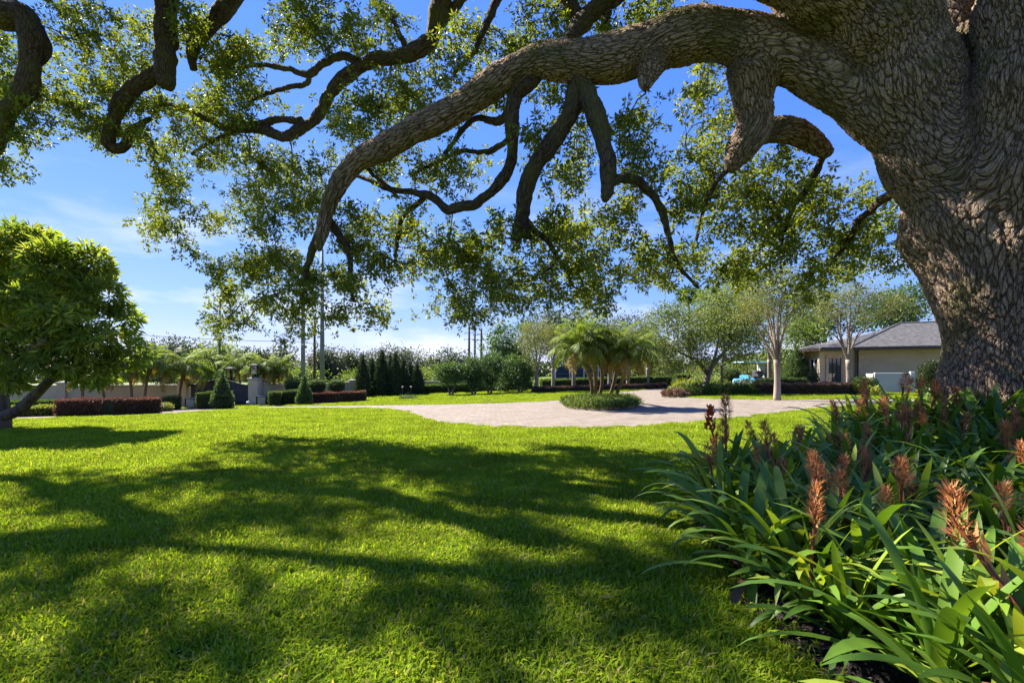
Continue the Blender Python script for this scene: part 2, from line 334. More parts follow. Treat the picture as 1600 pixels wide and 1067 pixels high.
# oak bark: long plates between dark furrows, in straightened trunk coordinates
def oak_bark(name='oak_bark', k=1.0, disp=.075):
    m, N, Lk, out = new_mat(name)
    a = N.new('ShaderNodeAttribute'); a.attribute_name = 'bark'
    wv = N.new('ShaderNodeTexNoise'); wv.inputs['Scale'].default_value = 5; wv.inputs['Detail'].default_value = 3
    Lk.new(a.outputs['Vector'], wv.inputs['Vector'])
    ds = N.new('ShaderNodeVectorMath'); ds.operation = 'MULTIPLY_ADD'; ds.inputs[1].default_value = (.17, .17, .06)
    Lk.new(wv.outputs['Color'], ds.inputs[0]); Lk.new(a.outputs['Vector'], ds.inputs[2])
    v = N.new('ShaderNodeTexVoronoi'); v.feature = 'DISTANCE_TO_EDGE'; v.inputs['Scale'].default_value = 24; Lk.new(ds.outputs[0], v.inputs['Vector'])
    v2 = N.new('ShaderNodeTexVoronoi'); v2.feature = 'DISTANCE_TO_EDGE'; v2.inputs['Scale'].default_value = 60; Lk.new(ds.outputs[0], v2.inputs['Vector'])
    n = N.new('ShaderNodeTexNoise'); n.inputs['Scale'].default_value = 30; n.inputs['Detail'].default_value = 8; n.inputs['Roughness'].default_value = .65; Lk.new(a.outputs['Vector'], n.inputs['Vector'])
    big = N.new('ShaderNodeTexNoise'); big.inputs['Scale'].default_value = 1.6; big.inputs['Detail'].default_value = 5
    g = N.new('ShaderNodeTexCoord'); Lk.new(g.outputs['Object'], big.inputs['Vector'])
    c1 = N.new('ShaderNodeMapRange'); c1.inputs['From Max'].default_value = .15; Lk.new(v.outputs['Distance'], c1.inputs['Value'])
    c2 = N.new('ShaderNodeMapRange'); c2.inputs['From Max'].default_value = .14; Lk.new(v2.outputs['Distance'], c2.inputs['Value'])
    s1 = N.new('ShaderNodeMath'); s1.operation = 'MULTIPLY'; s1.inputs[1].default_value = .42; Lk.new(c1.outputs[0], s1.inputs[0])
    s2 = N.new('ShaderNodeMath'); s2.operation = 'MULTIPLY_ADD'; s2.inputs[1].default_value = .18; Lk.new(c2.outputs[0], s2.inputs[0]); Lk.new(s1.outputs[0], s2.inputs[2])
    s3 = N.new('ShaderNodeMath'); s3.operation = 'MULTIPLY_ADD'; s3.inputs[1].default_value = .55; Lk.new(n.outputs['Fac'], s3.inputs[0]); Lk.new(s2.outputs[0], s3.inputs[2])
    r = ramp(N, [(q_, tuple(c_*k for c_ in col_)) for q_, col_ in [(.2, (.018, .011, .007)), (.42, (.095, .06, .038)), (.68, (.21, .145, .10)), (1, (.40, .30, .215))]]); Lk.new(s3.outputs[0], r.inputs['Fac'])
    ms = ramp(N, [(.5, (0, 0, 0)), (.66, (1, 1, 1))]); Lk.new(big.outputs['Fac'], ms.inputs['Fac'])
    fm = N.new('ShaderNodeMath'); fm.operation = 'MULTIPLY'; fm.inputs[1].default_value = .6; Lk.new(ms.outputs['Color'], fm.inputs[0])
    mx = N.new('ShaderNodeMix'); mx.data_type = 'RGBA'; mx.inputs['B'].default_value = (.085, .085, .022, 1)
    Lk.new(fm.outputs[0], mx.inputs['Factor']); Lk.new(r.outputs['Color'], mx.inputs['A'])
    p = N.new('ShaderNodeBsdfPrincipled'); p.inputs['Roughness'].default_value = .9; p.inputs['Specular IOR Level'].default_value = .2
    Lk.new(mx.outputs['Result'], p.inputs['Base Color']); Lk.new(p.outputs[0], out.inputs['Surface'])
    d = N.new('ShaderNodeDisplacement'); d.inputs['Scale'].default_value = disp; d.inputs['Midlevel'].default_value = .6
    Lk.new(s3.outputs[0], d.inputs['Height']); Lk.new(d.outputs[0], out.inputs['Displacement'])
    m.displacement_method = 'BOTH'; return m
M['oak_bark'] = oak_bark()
M['backlit_branch_bark'] = oak_bark('backlit_branch_bark', .28, .03)  # oak bark darkened for the branches: their backlit shade is in the colour

# ------------------------------------------------------------------ the setting
def sheet(name, xs, ys, mat, dz=0.0, label=None):
    X, Y = np.meshgrid(xs, ys); Z = gz(X, Y)+dz; nx, ny = len(xs), len(ys)
    v = np.stack([X, Y, Z], -1).reshape(-1, 3)
    i = (np.arange(ny-1)[:, None]*nx+np.arange(nx-1)[None, :]).ravel()
    f = np.stack([i, i+1, i+nx+1, i+nx], 1)
    o = link(name, mesh_np(name, v, f, 4, smooth=True), mat); tag(o, kind='structure'); return o
xs = np.concatenate([np.linspace(-900, -50, 18)[:-1], np.linspace(-50, -16, 40)[:-1], np.linspace(-16, 16, 65)[:-1], np.linspace(16, 50, 40)[:-1], np.linspace(50, 900, 18)])
ys = np.concatenate([np.linspace(-300, -6, 10)[:-1], np.linspace(-6, 50, 113)[:-1], np.linspace(50, 1500, 30)])
sheet('lawn_ground', xs, ys, M['lawn'])

def flat_patch(name, poly, mat, dz, cell=0.8):     # a sheet cut to an outline and laid on the terrain
    bm = bmesh.new(); vs = [bm.verts.new((x, y, 0)) for x, y in poly]; bm.faces.new(vs)
    lo_ = np.min(poly, 0); hi = np.max(poly, 0)
    for ax in (0, 1):
        for c in np.arange(lo_[ax]+cell*.5, hi[ax], cell):
            co = [0, 0, 0]; no = [0, 0, 0]; co[ax] = c; no[ax] = 1
            bmesh.ops.bisect_plane(bm, geom=bm.verts[:]+bm.edges[:]+bm.faces[:], plane_co=co, plane_no=no)
    bmesh.ops.triangulate(bm, faces=bm.faces[:])
    for v in bm.verts: v.co.z = gzf(v.co.x, v.co.y)+dz
    for f in bm.faces:
        f.normal_update()
        if f.normal.z < 0: f.normal_flip()
        f.smooth = True
    me = bpy.data.meshes.new(name); bm.to_mesh(me); bm.free()
    o = link(name, me, mat); tag(o, kind='structure'); return o
def smooth_poly(pts, k=4):
    p, _ = spline(pts, [1]*len(pts), 1e9); out = []
    pts = [np.array((*q, 0.0)) for q in pts]; n = len(pts)
    for i in range(n):
        p0, p1, p2, p3 = pts[i-1], pts[i], pts[(i+1) % n], pts[(i+2) % n]
        for j in range(k):
            t = j/k; q = .5*((2*p1)+(-p0+p2)*t+(2*p0-5*p1+4*p2-p3)*t*t+(-p0+3*p1-3*p2+p3)*t**3); out.append((q[0], q[1]))
    return out
drive_px = [(398, 638.2), (480, 638.4), (570, 638.6), (612, 640.5), (638, 645), (648, 649), (652, 653), (690, 661), (750, 666.5), (820, 669.5), (900, 670.5), (1000, 667), (1080, 661),
            (1160, 652.5), (1240, 643), (1300, 637), (1370, 631.5), (1440, 629), (1480, 626), (1440, 623.5), (1330, 624), (1200, 624.5), (1120, 623.5), (1066, 621), (1044, 617), (1040, 612), (1052, 607.5), (1075, 605),
            (1050, 604.5), (1020, 608), (985, 611), (955, 614.5), (930, 619), (895, 624), (845, 627.5), (780, 630), (700, 632), (600, 633.3), (500, 634.6), (398, 635.8)]
DRIVE = [G(*q) for q in drive_px]
flat_patch('driveway', DRIVE, M['pavers'], 0.012)
ISL = smooth_poly([G(880, 632), G(892, 639), G(935, 641.5), G(980, 640), G(996, 634), G(985, 626), G(940, 623), G(895, 626)])
flat_patch('island_soil', ISL, M['soil'], 0.024, 0.5)
BED = smooth_poly([(1.42, 1.3), (1.45, 2.0), (1.46, 2.7), (1.5, 3.4), (1.66, 4.2), (2.15, 5.1), (3.1, 5.75), (4.1, 6.2), (4.9, 6.9), (5.5, 8.0), (6.8, 9.0), (9, 9.2), (10.5, 7), (10, 4), (7, 1.2), (3.5, 0.6)])
flat_patch('mulch_bed', BED, M['mulch'], 0.016, 0.4)
LBED = [G(0, 657), G(90, 654), G(180, 651.5), G(260, 648), G(330, 642), G(385, 639.5), G(388, 637.6), G(330, 637.6), G(250, 639), G(120, 641), G(0, 643)]
flat_patch('border_soil', LBED, M['soil'], 0.012, 1.0)
RBED = [G(420, 633.5), G(490, 632.5), G(572, 628), G(570, 624), G(500, 624), G(420, 628)]
flat_patch('border_soil_gate', RBED, M['soil'], 0.012, 1.0)
def inside(poly, x, y):
    poly = np.array(poly); res = np.zeros(len(x), bool); j = len(poly)-1
    for i in range(len(poly)):
        xi, yi = poly[i]; xj, yj = poly[j]
        c = ((yi > y) != (yj > y)) & (x < (xj-xi)*(y-yi)/(yj-yi+1e-12)+xi); res ^= c; j = i
    return res

# ------------------------------------------------------------------ the oak
TX, TY = TRUNK
def bark_coords(v, segs):
    """straightened coordinates of points v round the nearest of the segments (a, b, s0)"""
    A = np.array([s[0] for s in segs]); B = np.array([s[1] for s in segs]); S0 = np.array([s[2] for s in segs]); R = np.array([s[3] for s in segs]); SG = np.array([s[4] for s in segs])
    D = B-A; LL = np.maximum((D**2).sum(1), 1e-9); out = np.empty((len(v), 3))
    for c in range(0, len(v), 4000):
        p = v[c:c+4000]; w = p[:, None, :]-A[None]
        t = np.clip((w*D[None]).sum(-1)/LL[None], 0, 1); q = w-t[..., None]*D[None]
        d = np.sqrt((q**2).sum(-1))-R[None]; W_ = np.exp(-(d-d.min(1, keepdims=True))/.07); W_ /= W_.sum(1, keepdims=True)
        dn = unit(D); ref = np.where(np.abs(dn[:, 1:2]) > .9, np.array([[1., 0, 0]]), np.array([[0, 1., 0]]))
        u = unit(ref-dn*(ref*dn).sum(1, keepdims=True)); wv = np.cross(dn, u)
        out[c:c+4000, 0] = (W_*(q*u[None]).sum(-1)).sum(1); out[c:c+4000, 1] = (W_*(q*wv[None]).sum(-1)).sum(1)
        out[c:c+4000, 2] = (W_*(S0[None]+SG[None]*t*np.sqrt(LL)[None])).sum(1)*.16
    return out
def px_path(rows):                                 # (px, py, depth, half width in px) -> points, radii
    return [P(a, b, Y) for a, b, Y, r in rows], [r/FPX*Y for a, b, Y, r in rows]
trunk_paths = [
    ([(TX, TY, -.5), (TX, TY, .35), (TX-.02, TY, 1.0), (TX-.05, TY, 1.7), (TX-.1, TY-.02, 2.5), (TX-.2, TY-.02, 3.2), (TX-.32, TY-.02, 3.9), (TX-.5, TY-.02, 4.6)], [1.15, .94, .78, .69, .74, .84, .82, .55]),
    ([(7.2, 6.6, 2.6), (7.12, 6.35, 3.8), (7.08, 6.1, 5), (7.08, 6.05, 6.4), (7.25, 6.2, 8.2), (TX+.6, TY+.2, 10), (TX+1.2, TY+.3, 11.5)], [.6, .82, .78, .73, .6, .42, .25]),
    ([(TX-.15, TY, 2.7), (6.75, 6.9, 4.1), (6.1, 7.0, 5.45), (5.4, 6.9, 6.75), (3.7, 6.7, 7.6), (1.0, 7.6, 8.6), (-1.5, 8.2, 9.4), (-4.5, 10.3, 10.2), (-7.8, 10.2, 10.9), (-11.5, 10.6, 10.3)], [.5, .7, .66, .7, .54, .32, .22, .17, .13, .08]),
    px_path([(1535, 380, 6.8, 54.6), (1482, 285, 7.0, 45.8), (1380, 188, 7.1, 40.5), (1258, 106, 7.3, 37.8), (1130, 62, 7.5, 36.1), (1050, 66, 7.7, 37.0), (960, 92, 7.8, 33.4), (895, 100, 8, 29.9), (840, 98, 8.2, 22.9), (780, 128, 8.4, 22.0),
             (720, 170, 8.6, 21.1), (650, 208, 8.8, 19.4), (600, 236, 9, 17.6), (568, 250, 9.1, 16.7), (545, 275, 9.2, 14.1), (520, 320, 9.3, 11.4), (507, 360, 9.4, 9.7), (501, 396, 9.5, 4.4)]),
    px_path([(1180, 105, 7.5, 40), (1178, 150, 7.6, 30), (1180, 195, 7.7, 25), (1158, 235, 7.8, 22), (1140, 268, 7.9, 9)]),
    px_path([(1165, 222, 7.8, 18), (1205, 204, 7.9, 18), (1245, 208, 8, 18), (1275, 225, 8.1, 17), (1300, 242, 8.1, 8)]),
    px_path([(1020, 90, 7.7, 26), (1012, 120, 7.6, 15), (1009, 141, 7.55, 6)]),
    ([(7.0, 7.0, 2.6), (6.92, 7.1, 3.6), (6.9, 7.15, 5), (6.85, 7.25, 6.4), (6.7, 7.5, 7.6)], [.45, .72, .72, .62, .4]),
    ([(TX-.2, TY, 9.0), (TX+2, TY+2, 10), (TX+5, TY+3, 10.5)], [.4, .3, .2]),
    ([(TX+.2, TY, 7.5), (TX+1.5, TY-2, 9), (TX+2.5, TY-5, 10)], [.4, .3, .2]),
]
for k in range(7):                                  # root flare
    an = k*2*PI/7+.3; c, s = math.cos(an), math.sin(an)
    trunk_paths.append(([(TX+c*.45, TY+s*.45, .8), (TX+c*.85, TY+s*.85, .42), (TX+c*1.35, TY+s*1.35, gzf(TX+c*1.35, TY+s*1.35)+.02), (TX+c*1.9, TY+s*1.9, gzf(TX+c*1.9, TY+s*1.9)-.15)], [.34, .3, .2, .1]))
branch_px = [
    [(905, 125, 8, 15), (890, 172, 8.1, 15), (855, 228, 8.3, 14), (825, 282, 8.5, 13), (815, 335, 8.7, 12), (806, 378, 8.8, 8)],
    [(815, 345, 8.7, 8), (828, 372, 8.8, 6)],
    [(818, 340, 8.7, 6), (836, 362, 8.8, 5), (858, 380, 8.9, 4), (882, 418, 9.1, 3), (900, 452, 9.2, 2)],
    [(906, 120, 8, 16), (922, 160, 7.9, 15), (938, 200, 7.8, 14), (950, 255, 7.8, 12), (950, 305, 7.8, 10), (949, 320, 7.8, 4)],
    [(952, 290, 7.8, 7), (970, 277, 7.9, 7), (1000, 285, 8.1, 7), (1028, 315, 8.3, 6), (1040, 355, 8.5, 5), (1050, 395, 8.7, 4), (1072, 425, 9, 3), (1092, 445, 9.2, 2)],
    [(845, 100, 8.2, 16), (812, 140, 8.4, 15), (798, 175, 8.5, 11), (800, 215, 8.6, 10), (798, 255, 8.8, 9), (775, 292, 9, 8), (742, 318, 9.2, 7.5), (700, 325, 9.4, 7), (678, 312, 9.6, 6), (650, 306, 9.8, 5), (615, 300, 10, 4), (575, 282, 10.2, 3), (540, 270, 10.4, 2)],
    [(797, 175, 8.5, 7), (775, 190, 8.7, 6), (740, 183, 9, 5), (715, 205, 9.3, 4), (690, 240, 9.6, 3)],
    [(806, 200, 8.6, 5), (785, 222, 8.8, 5), (755, 235, 9.1, 4), (715, 232, 9.4, 3), (650, 262, 9.9, 2)],
    [(662, 309, 9.7, 4), (628, 340, 10, 4), (620, 370, 10.2, 3.5), (616, 412, 10.5, 2)],
    [(700, -30, 9.6, 16), (684, 20, 9.8, 14), (672, 62, 9.9, 12), (640, 84, 10, 11), (590, 96, 10.2, 10), (558, 108, 10.3, 10), (520, 145, 10.5, 9), (495, 185, 10.7, 8), (445, 215, 11, 8), (405, 207, 11.2, 7), (360, 203, 11.4, 6), (310, 182, 11.7, 4), (260, 172, 12, 2)],
    [(560, 96, 10.3, 6), (535, 88, 10.4, 6), (500, 105, 10.6, 5.5), (482, 118, 10.7, 5), (450, 108, 10.9, 4), (405, 105, 11.2, 3), (370, 110, 11.4, 2)],
    [(482, 118, 10.7, 4), (482, 132, 10.8, 4), (445, 140, 11, 3.5), (410, 150, 11.2, 3), (380, 170, 11.5, 2)],
    [(470, 190, 10.8, 6), (430, 186, 11, 5), (390, 196, 11.2, 4), (345, 215, 11.5, 3), (300, 240, 11.8, 2)],
    [(735, -20, 9.6, 9), (705, 15, 9.8, 8), (685, 40, 9.8, 7)],
    [(640, 84, 10, 5), (625, 55, 10.1, 4), (615, 25, 10.2, 3)],
    [(262, -40, 10.6, 16), (261, 30, 10.6, 15), (262, 90, 10.6, 15.5), (261, 138, 10.6, 11)],
    [(255, 110, 10.6, 11), (228, 122, 10.7, 11), (195, 150, 10.8, 11), (178, 185, 11, 10), (170, 222, 11.1, 8), (192, 230, 11.2, 8), (212, 205, 11.3, 6), (235, 188, 11.5, 3)],
    [(385, -30, 11, 12), (345, 15, 11, 12), (310, 50, 11, 11), (300, 80, 11, 9), (302, 108, 11, 5)],
    [(-45, 10, 9.6, 22), (0, 22, 9.6, 20), (38, 28, 9.6, 18), (50, 60, 9.6, 15), (46, 105, 9.6, 13), (36, 150, 9.7, 13), (8, 172, 9.8, 12), (-6, 215, 10, 10), (-40, 260, 10.2, 7)],
    [(60, 40, 9.7, 7), (72, 75, 9.8, 6), (60, 105, 9.8, 3)],
    [(985, -30, 8.3, 16), (945, 10, 8.3, 15), (915, 38, 8.3, 14), (893, 64, 8.2, 11)],
    [(870, -30, 8.6, 12), (885, 0, 8.5, 10), (908, 26, 8.4, 8)],
    [(950, 20, 8.6, 7), (945, 45, 8.6, 6), (965, 60, 8.7, 5)],
    [(790, -20, 9.6, 7), (772, 15, 9.7, 6), (755, 52, 9.8, 5), (742, 82, 9.9, 4), (715, 110, 10.1, 2)],
    [(1400, 300, 7.6, 8), (1375, 318, 8.2, 6), (1340, 345, 8.8, 5), (1318, 380, 9.2, 4), (1290, 425, 9.6, 2)],
    [(1290, 238, 8.1, 6), (1270, 275, 8.5, 5), (1245, 320, 9, 4), (1225, 375, 9.4, 2)],
    [(1145, 260, 7.9, 5), (1120, 285, 8.2, 4), (1100, 330, 8.6, 3), (1090, 375, 9, 2)],
    [(515, 345, 9.4, 8), (495, 375, 9.6, 7), (483, 405, 9.8, 5), (480, 440, 10, 3)],
    [(512, 335, 9.4, 7), (528, 365, 9.6, 6), (543, 395, 9.8, 5), (547, 440, 10, 3), (552, 470, 10.1, 2)],
    [(560, 252, 9.1, 4), (600, 290, 9.4, 3), (625, 315, 9.6, 2)],
]
oak = empty('live_oak_tree', (TX, TY, gzf(TX, TY)))
tag(oak, 'huge spreading live oak with furrowed bark and low arching limbs over the lawn', 'tree')
tmb = MB(); segs = []; nodes = []
for pts, rad in trunk_paths:
    p, r = spline(pts, rad, .12)
    r = r*(1+.05*np.sin(np.arange(len(r))*.7+rng.uniform(0, 6)))
    wob = np.cumsum(rng.normal(0, .006, p.shape), 0)*(r[:, None] < .5); p = p+wob-wob[0]
    tmb.tube(p, r, 20); sg = -1 if p[-1][2] < p[0][2]-.3 and p[0][2] < 2 else 1; s = float(p[0][2])+.5
    for i in range(len(p)-1):
        l = np.linalg.norm(p[i+1]-p[i]); segs.append((p[i], p[i+1], s, r[i], sg)); s += l*sg
    nodes += [q for q, rr in zip(p, r) if q[2] > 4.2 and rr < .6]
tmp = bpy.data.objects.new('trunk_tmp', tmb.mesh('trunk_tmp')); COL.objects.link(tmp)
rm = tmp.modifiers.new('r', 'REMESH'); rm.mode = 'VOXEL'; rm.voxel_size = .027
sm = tmp.modifiers.new('s', 'SMOOTH'); sm.factor = .5; sm.iterations = 26
me = bpy.data.meshes.new_from_object(tmp.evaluated_get(bpy.context.evaluated_depsgraph_get()))
bpy.data.objects.remove(tmp)
co = np.empty(len(me.vertices)*3, np.float32); me.vertices.foreach_get('co', co); co = co.reshape(-1, 3)
a = me.attributes.new('bark', 'FLOAT_VECTOR', 'POINT'); bkc = bark_coords(co.astype(float), segs)
ed = np.empty(len(me.edges)*2, np.int32); me.edges.foreach_get('vertices', ed); ed = ed.reshape(-1, 2); deg = np.bincount(ed.ravel(), minlength=len(co))[:, None]
for _ in range(6):                                 # even out the jumps between neighbouring segments
    acc = np.stack([np.bincount(ed[:, 0], bkc[ed[:, 1], k], len(co))+np.bincount(ed[:, 1], bkc[ed[:, 0], k], len(co)) for k in range(3)], 1)
    bkc = .4*bkc+.6*acc/np.maximum(deg, 1)
a.data.foreach_set('vector', bkc.astype(np.float32).ravel())
me.polygons.foreach_set('use_smooth', np.ones(len(me.polygons), bool))
def rel(o, parent):                                 # parent without moving
    o.parent = parent; o.matrix_parent_inverse = Matrix.Translation(parent.location).inverted(); return o
me.name = 'trunk'
rel(link('trunk', me, M['oak_bark']), oak)
def branch_mesh(p, r, sides=10, sub=.04):
    pp, rr = spline(p, r, sub); n = len(pp)
    mb = MB().tube(pp, rr, sides); m_ = mb.mesh('branch', True)
    s = np.concatenate([[0], np.cumsum(np.linalg.norm(np.diff(pp, axis=0), axis=1))])
    an = np.tile(np.arange(sides)*2*PI/sides, n); R = np.repeat(rr, sides)
    bc = np.stack([np.cos(an)*R, np.sin(an)*R, np.repeat(s, sides)*.2], 1)
    a_ = m_.attributes.new('bark', 'FLOAT_VECTOR', 'POINT'); a_.data.foreach_set('vector', bc.astype(np.float32).ravel()); return m_
for rows in branch_px:
    pts, rad = px_path(rows); p, r = spline(pts, rad, .12)
    wob = np.cumsum(rng.normal(0, .013, p.shape), 0); wob -= np.linspace(0, 1, len(p))[:, None]*wob[-1]*.5; p = p+wob-wob[0]
    r = r*(1+.10*np.sin(np.arange(len(r))*.9+rng.uniform(0, 6))+rng.normal(0, .05, len(r)))
    rel(link('branch', branch_mesh(p, r, 14 if r.max() > .1 else 8), M['backlit_branch_bark']), oak)
    nodes += list(p)
# foliage masses: direction, half sizes and depth
F = [(25, 90, 45, 70, 10.5), (35, 190, 40, 50, 10.3), (10, 250, 25, 40, 10.2), (120, 40, 60, 45, 11), (110, 120, 50, 50, 11.3), (175, 110, 55, 50, 11.5), (205, 60, 40, 50, 11), (150, 190, 55, 35, 11.6), (230, 150, 50, 40, 11.5), (210, 205, 45, 25, 11.6), (300, 40, 40, 40, 11),
     (345, 60, 50, 50, 11.3), (330, 130, 60, 50, 11.6), (280, 175, 60, 35, 11.8), (390, 100, 45, 50, 11.4), (390, 170, 50, 40, 11.5), (260, 240, 45, 40, 12), (330, 240, 60, 40, 12), (280, 300, 45, 45, 12), (310, 360, 40, 40, 12), (400, 250, 50, 35, 11.8), (250, 340, 30, 40, 12),
     (450, 30, 55, 35, 10.8), (520, 25, 50, 35, 10.6), (480, 70, 40, 25, 10.8), (600, 30, 45, 35, 10.4), (560, 50, 40, 30, 10.4), (575, 150, 45, 40, 10.4), (620, 180, 50, 45, 10.2), (560, 200, 40, 40, 10.3), (640, 120, 35, 35, 10.2), (590, 250, 40, 30, 10.2),
     (440, 285, 55, 35, 11.2), (500, 280, 45, 40, 10.8), (390, 330, 50, 40, 11.6), (450, 350, 60, 45, 11), (380, 400, 55, 40, 11.4), (440, 420, 60, 40, 10.8), (345, 440, 30, 25, 11.6), (380, 470, 50, 30, 11.4), (450, 480, 60, 30, 10.8), (500, 430, 50, 40, 10.4), (555, 420, 45, 50, 10.2), (560, 340, 45, 50, 10.2), (350, 495, 30, 18, 11.5), (450, 515, 35, 18, 10.8), (540, 478, 45, 25, 10.2), (590, 390, 25, 40, 10.4), (580, 488, 20, 14, 10.2),
     (700, 90, 30, 40, 10), (740, 40, 40, 40, 9.8), (780, 80, 45, 45, 9.8), (690, 160, 40, 35, 9.8), (730, 260, 45, 30, 9.6), (690, 270, 40, 30, 9.8), (650, 350, 40, 35, 10.4), (660, 410, 45, 40, 10.4), (720, 370, 50, 35, 10), (710, 430, 55, 35, 10), (690, 480, 45, 20, 10.1), (760, 410, 50, 35, 9.6), (770, 460, 45, 28, 9.6), (820, 420, 45, 30, 9.4), (830, 465, 45, 25, 9.4), (800, 360, 40, 30, 9.4), (740, 490, 25, 14, 9.8),
     (760, 150, 40, 30, 9.2), (830, 200, 30, 35, 9), (860, 150, 25, 22, 9.2), (880, 260, 35, 45, 9), (860, 330, 35, 35, 9.2), (910, 350, 40, 35, 9.2), (890, 410, 50, 40, 9.3), (890, 465, 50, 22, 9.4), (940, 420, 45, 35, 9.2), (930, 460, 40, 18, 9.3), (905, 190, 25, 40, 8.8),
     (985, 190, 35, 45, 8.6), (1000, 250, 30, 35, 8.6), (970, 340, 35, 35, 9), (1000, 390, 45, 35, 9.2), (1030, 420, 45, 25, 9.3), (1075, 400, 40, 30, 9.4), (1070, 330, 40, 40, 9.2), (1040, 270, 25, 30, 9),
     (1090, 180, 30, 45, 9), (1110, 250, 40, 45, 9), (1110, 140, 30, 30, 8.8), (1130, 330, 45, 45, 9.2), (1140, 400, 45, 35, 9.5), (1190, 300, 45, 45, 9), (1200, 370, 45, 40, 9.4), (1250, 290, 40, 35, 9), (1260, 350, 50, 40, 9.4), (1250, 410, 45, 30, 9.6), (1310, 300, 40, 35, 9), (1320, 360, 45, 35, 9.4), (1310, 415, 45, 28, 9.6), (1370, 350, 35, 40, 9.2), (1380, 410, 35, 28, 9.4), (1190, 430, 30, 20, 9.6), (1170, 180, 25, 35, 9), (1280, 450, 40, 18, 9.6), (1220, 250, 25, 20, 9.2),
     (850, 20, 40, 30, 9.4), (900, 10, 40, 25, 9), (930, 45, 30, 25, 8.8), (1000, 22, 40, 22, 8.8), (1040, 10, 35, 20, 8.6), (820, 70, 30, 30, 9.4)]
cc = []; cw = []
for a_, b_, ra, rb, Y in F:
    k = max(3, int(ra*rb/230))
    for _ in range(k):
        while True:
            q = rng.uniform(-1, 1, 3)
            if (q**2).sum() < 1: break
        Yq = Y+q[2]*1.0; c = P(a_+q[0]*ra*1.06, b_+q[1]*rb*1.06, Yq); cc.append(list(c)); cw.append(1.0)
# the rest of the crown above and around, out of this view
for _ in range(420):
    x = rng.uniform(-11, 15); y = rng.uniform(2, 17); h = 11.8-.022*((x-3)**2+(y-8)**2)*.8+rng.normal(0, .7)
    if h < 8.3 or (HOR-(h-CAMZ)/y*FPX) > -25: continue
    cc.append([x, y, h]); cw.append(1.0)
for _ in range(22):                                 # extra clumps just above the view, added to shade the near lawn
    x = rng.uniform(-14, -1); y = rng.uniform(7.5, 12.5)
    for _k in range(6):
        xx, yy = x+rng.normal(0, .45), y+rng.normal(0, .45); cc.append([xx, yy, CAMZ+(HOR+45)/FPX*yy+rng.uniform(.1, 1.5)]); cw.append(1.0)
cc = np.array(cc)
# twigs: every leaf clump hangs on the nearest wood
NODE = np.array([list(n_) for n_ in nodes], float); base_n = len(NODE)
d0 = np.array([np.sqrt(((NODE-c)**2).sum(1)).min() for c in cc]); order = np.argsort(d0)
buf = np.empty((base_n+len(cc)*14, 3)); buf[:base_n] = NODE; used = base_n
par = -np.ones(len(buf), int); cnt = np.zeros(len(buf)); ends = []
for ci in order:
    c = cc[ci]; d2 = ((buf[:used]-c)**2).sum(1); k = int(d2.argmin()); dist = math.sqrt(d2[k])
    m_ = max(2, min(12, int(dist/.16))); st = buf[k].copy(); prev = k
    bow = rng.normal(0, .10*dist, 3)+np.array([0, 0, .10*dist])
    for j in range(1, m_+1):
        t = j/m_; buf[used] = st*(1-t)+c*t+bow*math.sin(PI*t)*.7+rng.normal(0, .018, 3); par[used] = prev; prev = used; used += 1
    ends.append(prev)
for e in ends:
    k = e
    while k >= base_n: cnt[k] += 1; k = par[k]
rad = np.clip(.0048*np.power(np.maximum(cnt[:used], 1), .48), .004, .06)
vs = []; fs = []; nv = 0; S = 5
ang = np.arange(S)*2*PI/S
idx = np.arange(base_n, used); p0 = buf[par[idx]]; p1 = buf[idx]
r1 = rad[idx]; r0 = np.where(par[idx] >= base_n, rad[np.minimum(par[idx], used-1)], r1*1.15); r0 = np.minimum(r0, r1*1.6)
dv = unit(p1-p0); ref = np.where(np.abs(dv[:, 2:3]) > .85, np.array([[1., 0, 0]]), np.array([[0, 0, 1.]])); u = unit(np.cross(dv, ref)); w = np.cross(dv, u)
ring = (np.cos(ang)[None, :, None]*u[:, None]+np.sin(ang)[None, :, None]*w[:, None])
V = np.concatenate([p0[:, None]+ring*r0[:, None, None], (p1+dv*.01)[:, None]+ring*r1[:, None, None]], 1)
k0 = np.arange(len(idx))[:, None, None]*2*S; kk = np.arange(S); k2 = (kk+1) % S
Fq = (k0+np.stack([kk, k2, k2+S, kk+S], 1)[None])
tw = rel(link('twigs', mesh_np('twigs', V.reshape(-1, 3), Fq, 4, smooth=True), M['twig_dark']), oak); tag(tw, kind='stuff')
def spray(centres, per, sig, seed_bias=None, along=None):
    n = len(centres); tot = n*per
    c = np.repeat(centres, per, 0); off = rng.normal(0, 1, (tot, 3))
    return c, off
# leaves in small tight sprays round each clump centre and along the last twigs
subs = []; tone = []
for e, ci in zip(ends, order):
    c = cc[ci]; tn = rng.uniform(0, 1); ns = rng.integers(16, 25)
    for _ in range(ns):
        subs.append(c+rng.normal(0, 1, 3)*np.array([.19, .22, .16])+np.array([0, 0, -.03])); tone.append(tn)
    k = par[e]; t_ = 0
    while k >= base_n and t_ < 3:
        if rng.random() < .6: subs.append(buf[k]+rng.normal(0, .05, 3)); tone.append(tn)
        k = par[k]; t_ += 1
subs = np.array(subs); tone = np.array(tone); per = 12
pc = np.repeat(subs, per, 0); d = unit(rng.normal(0, 1, pc.shape)+np.array([0, 0, -.15]))
pos = pc+d*rng.uniform(.0, .05, (len(pc), 1))
rnd = np.clip(.5*np.repeat(tone, per)+.5*rng.random(len(pc)), 0, 1)
lf = rel(link('foliage', leaves('foliage', pos, d, rng.uniform(.07, .12, len(pc)), rng.uniform(.028, .046, len(pc)), rnd), M['oak_leaf']), oak); tag(lf, kind='stuff')
print('oak leaves', len(pc), 'clumps', len(cc), 'trunk verts', len(co))
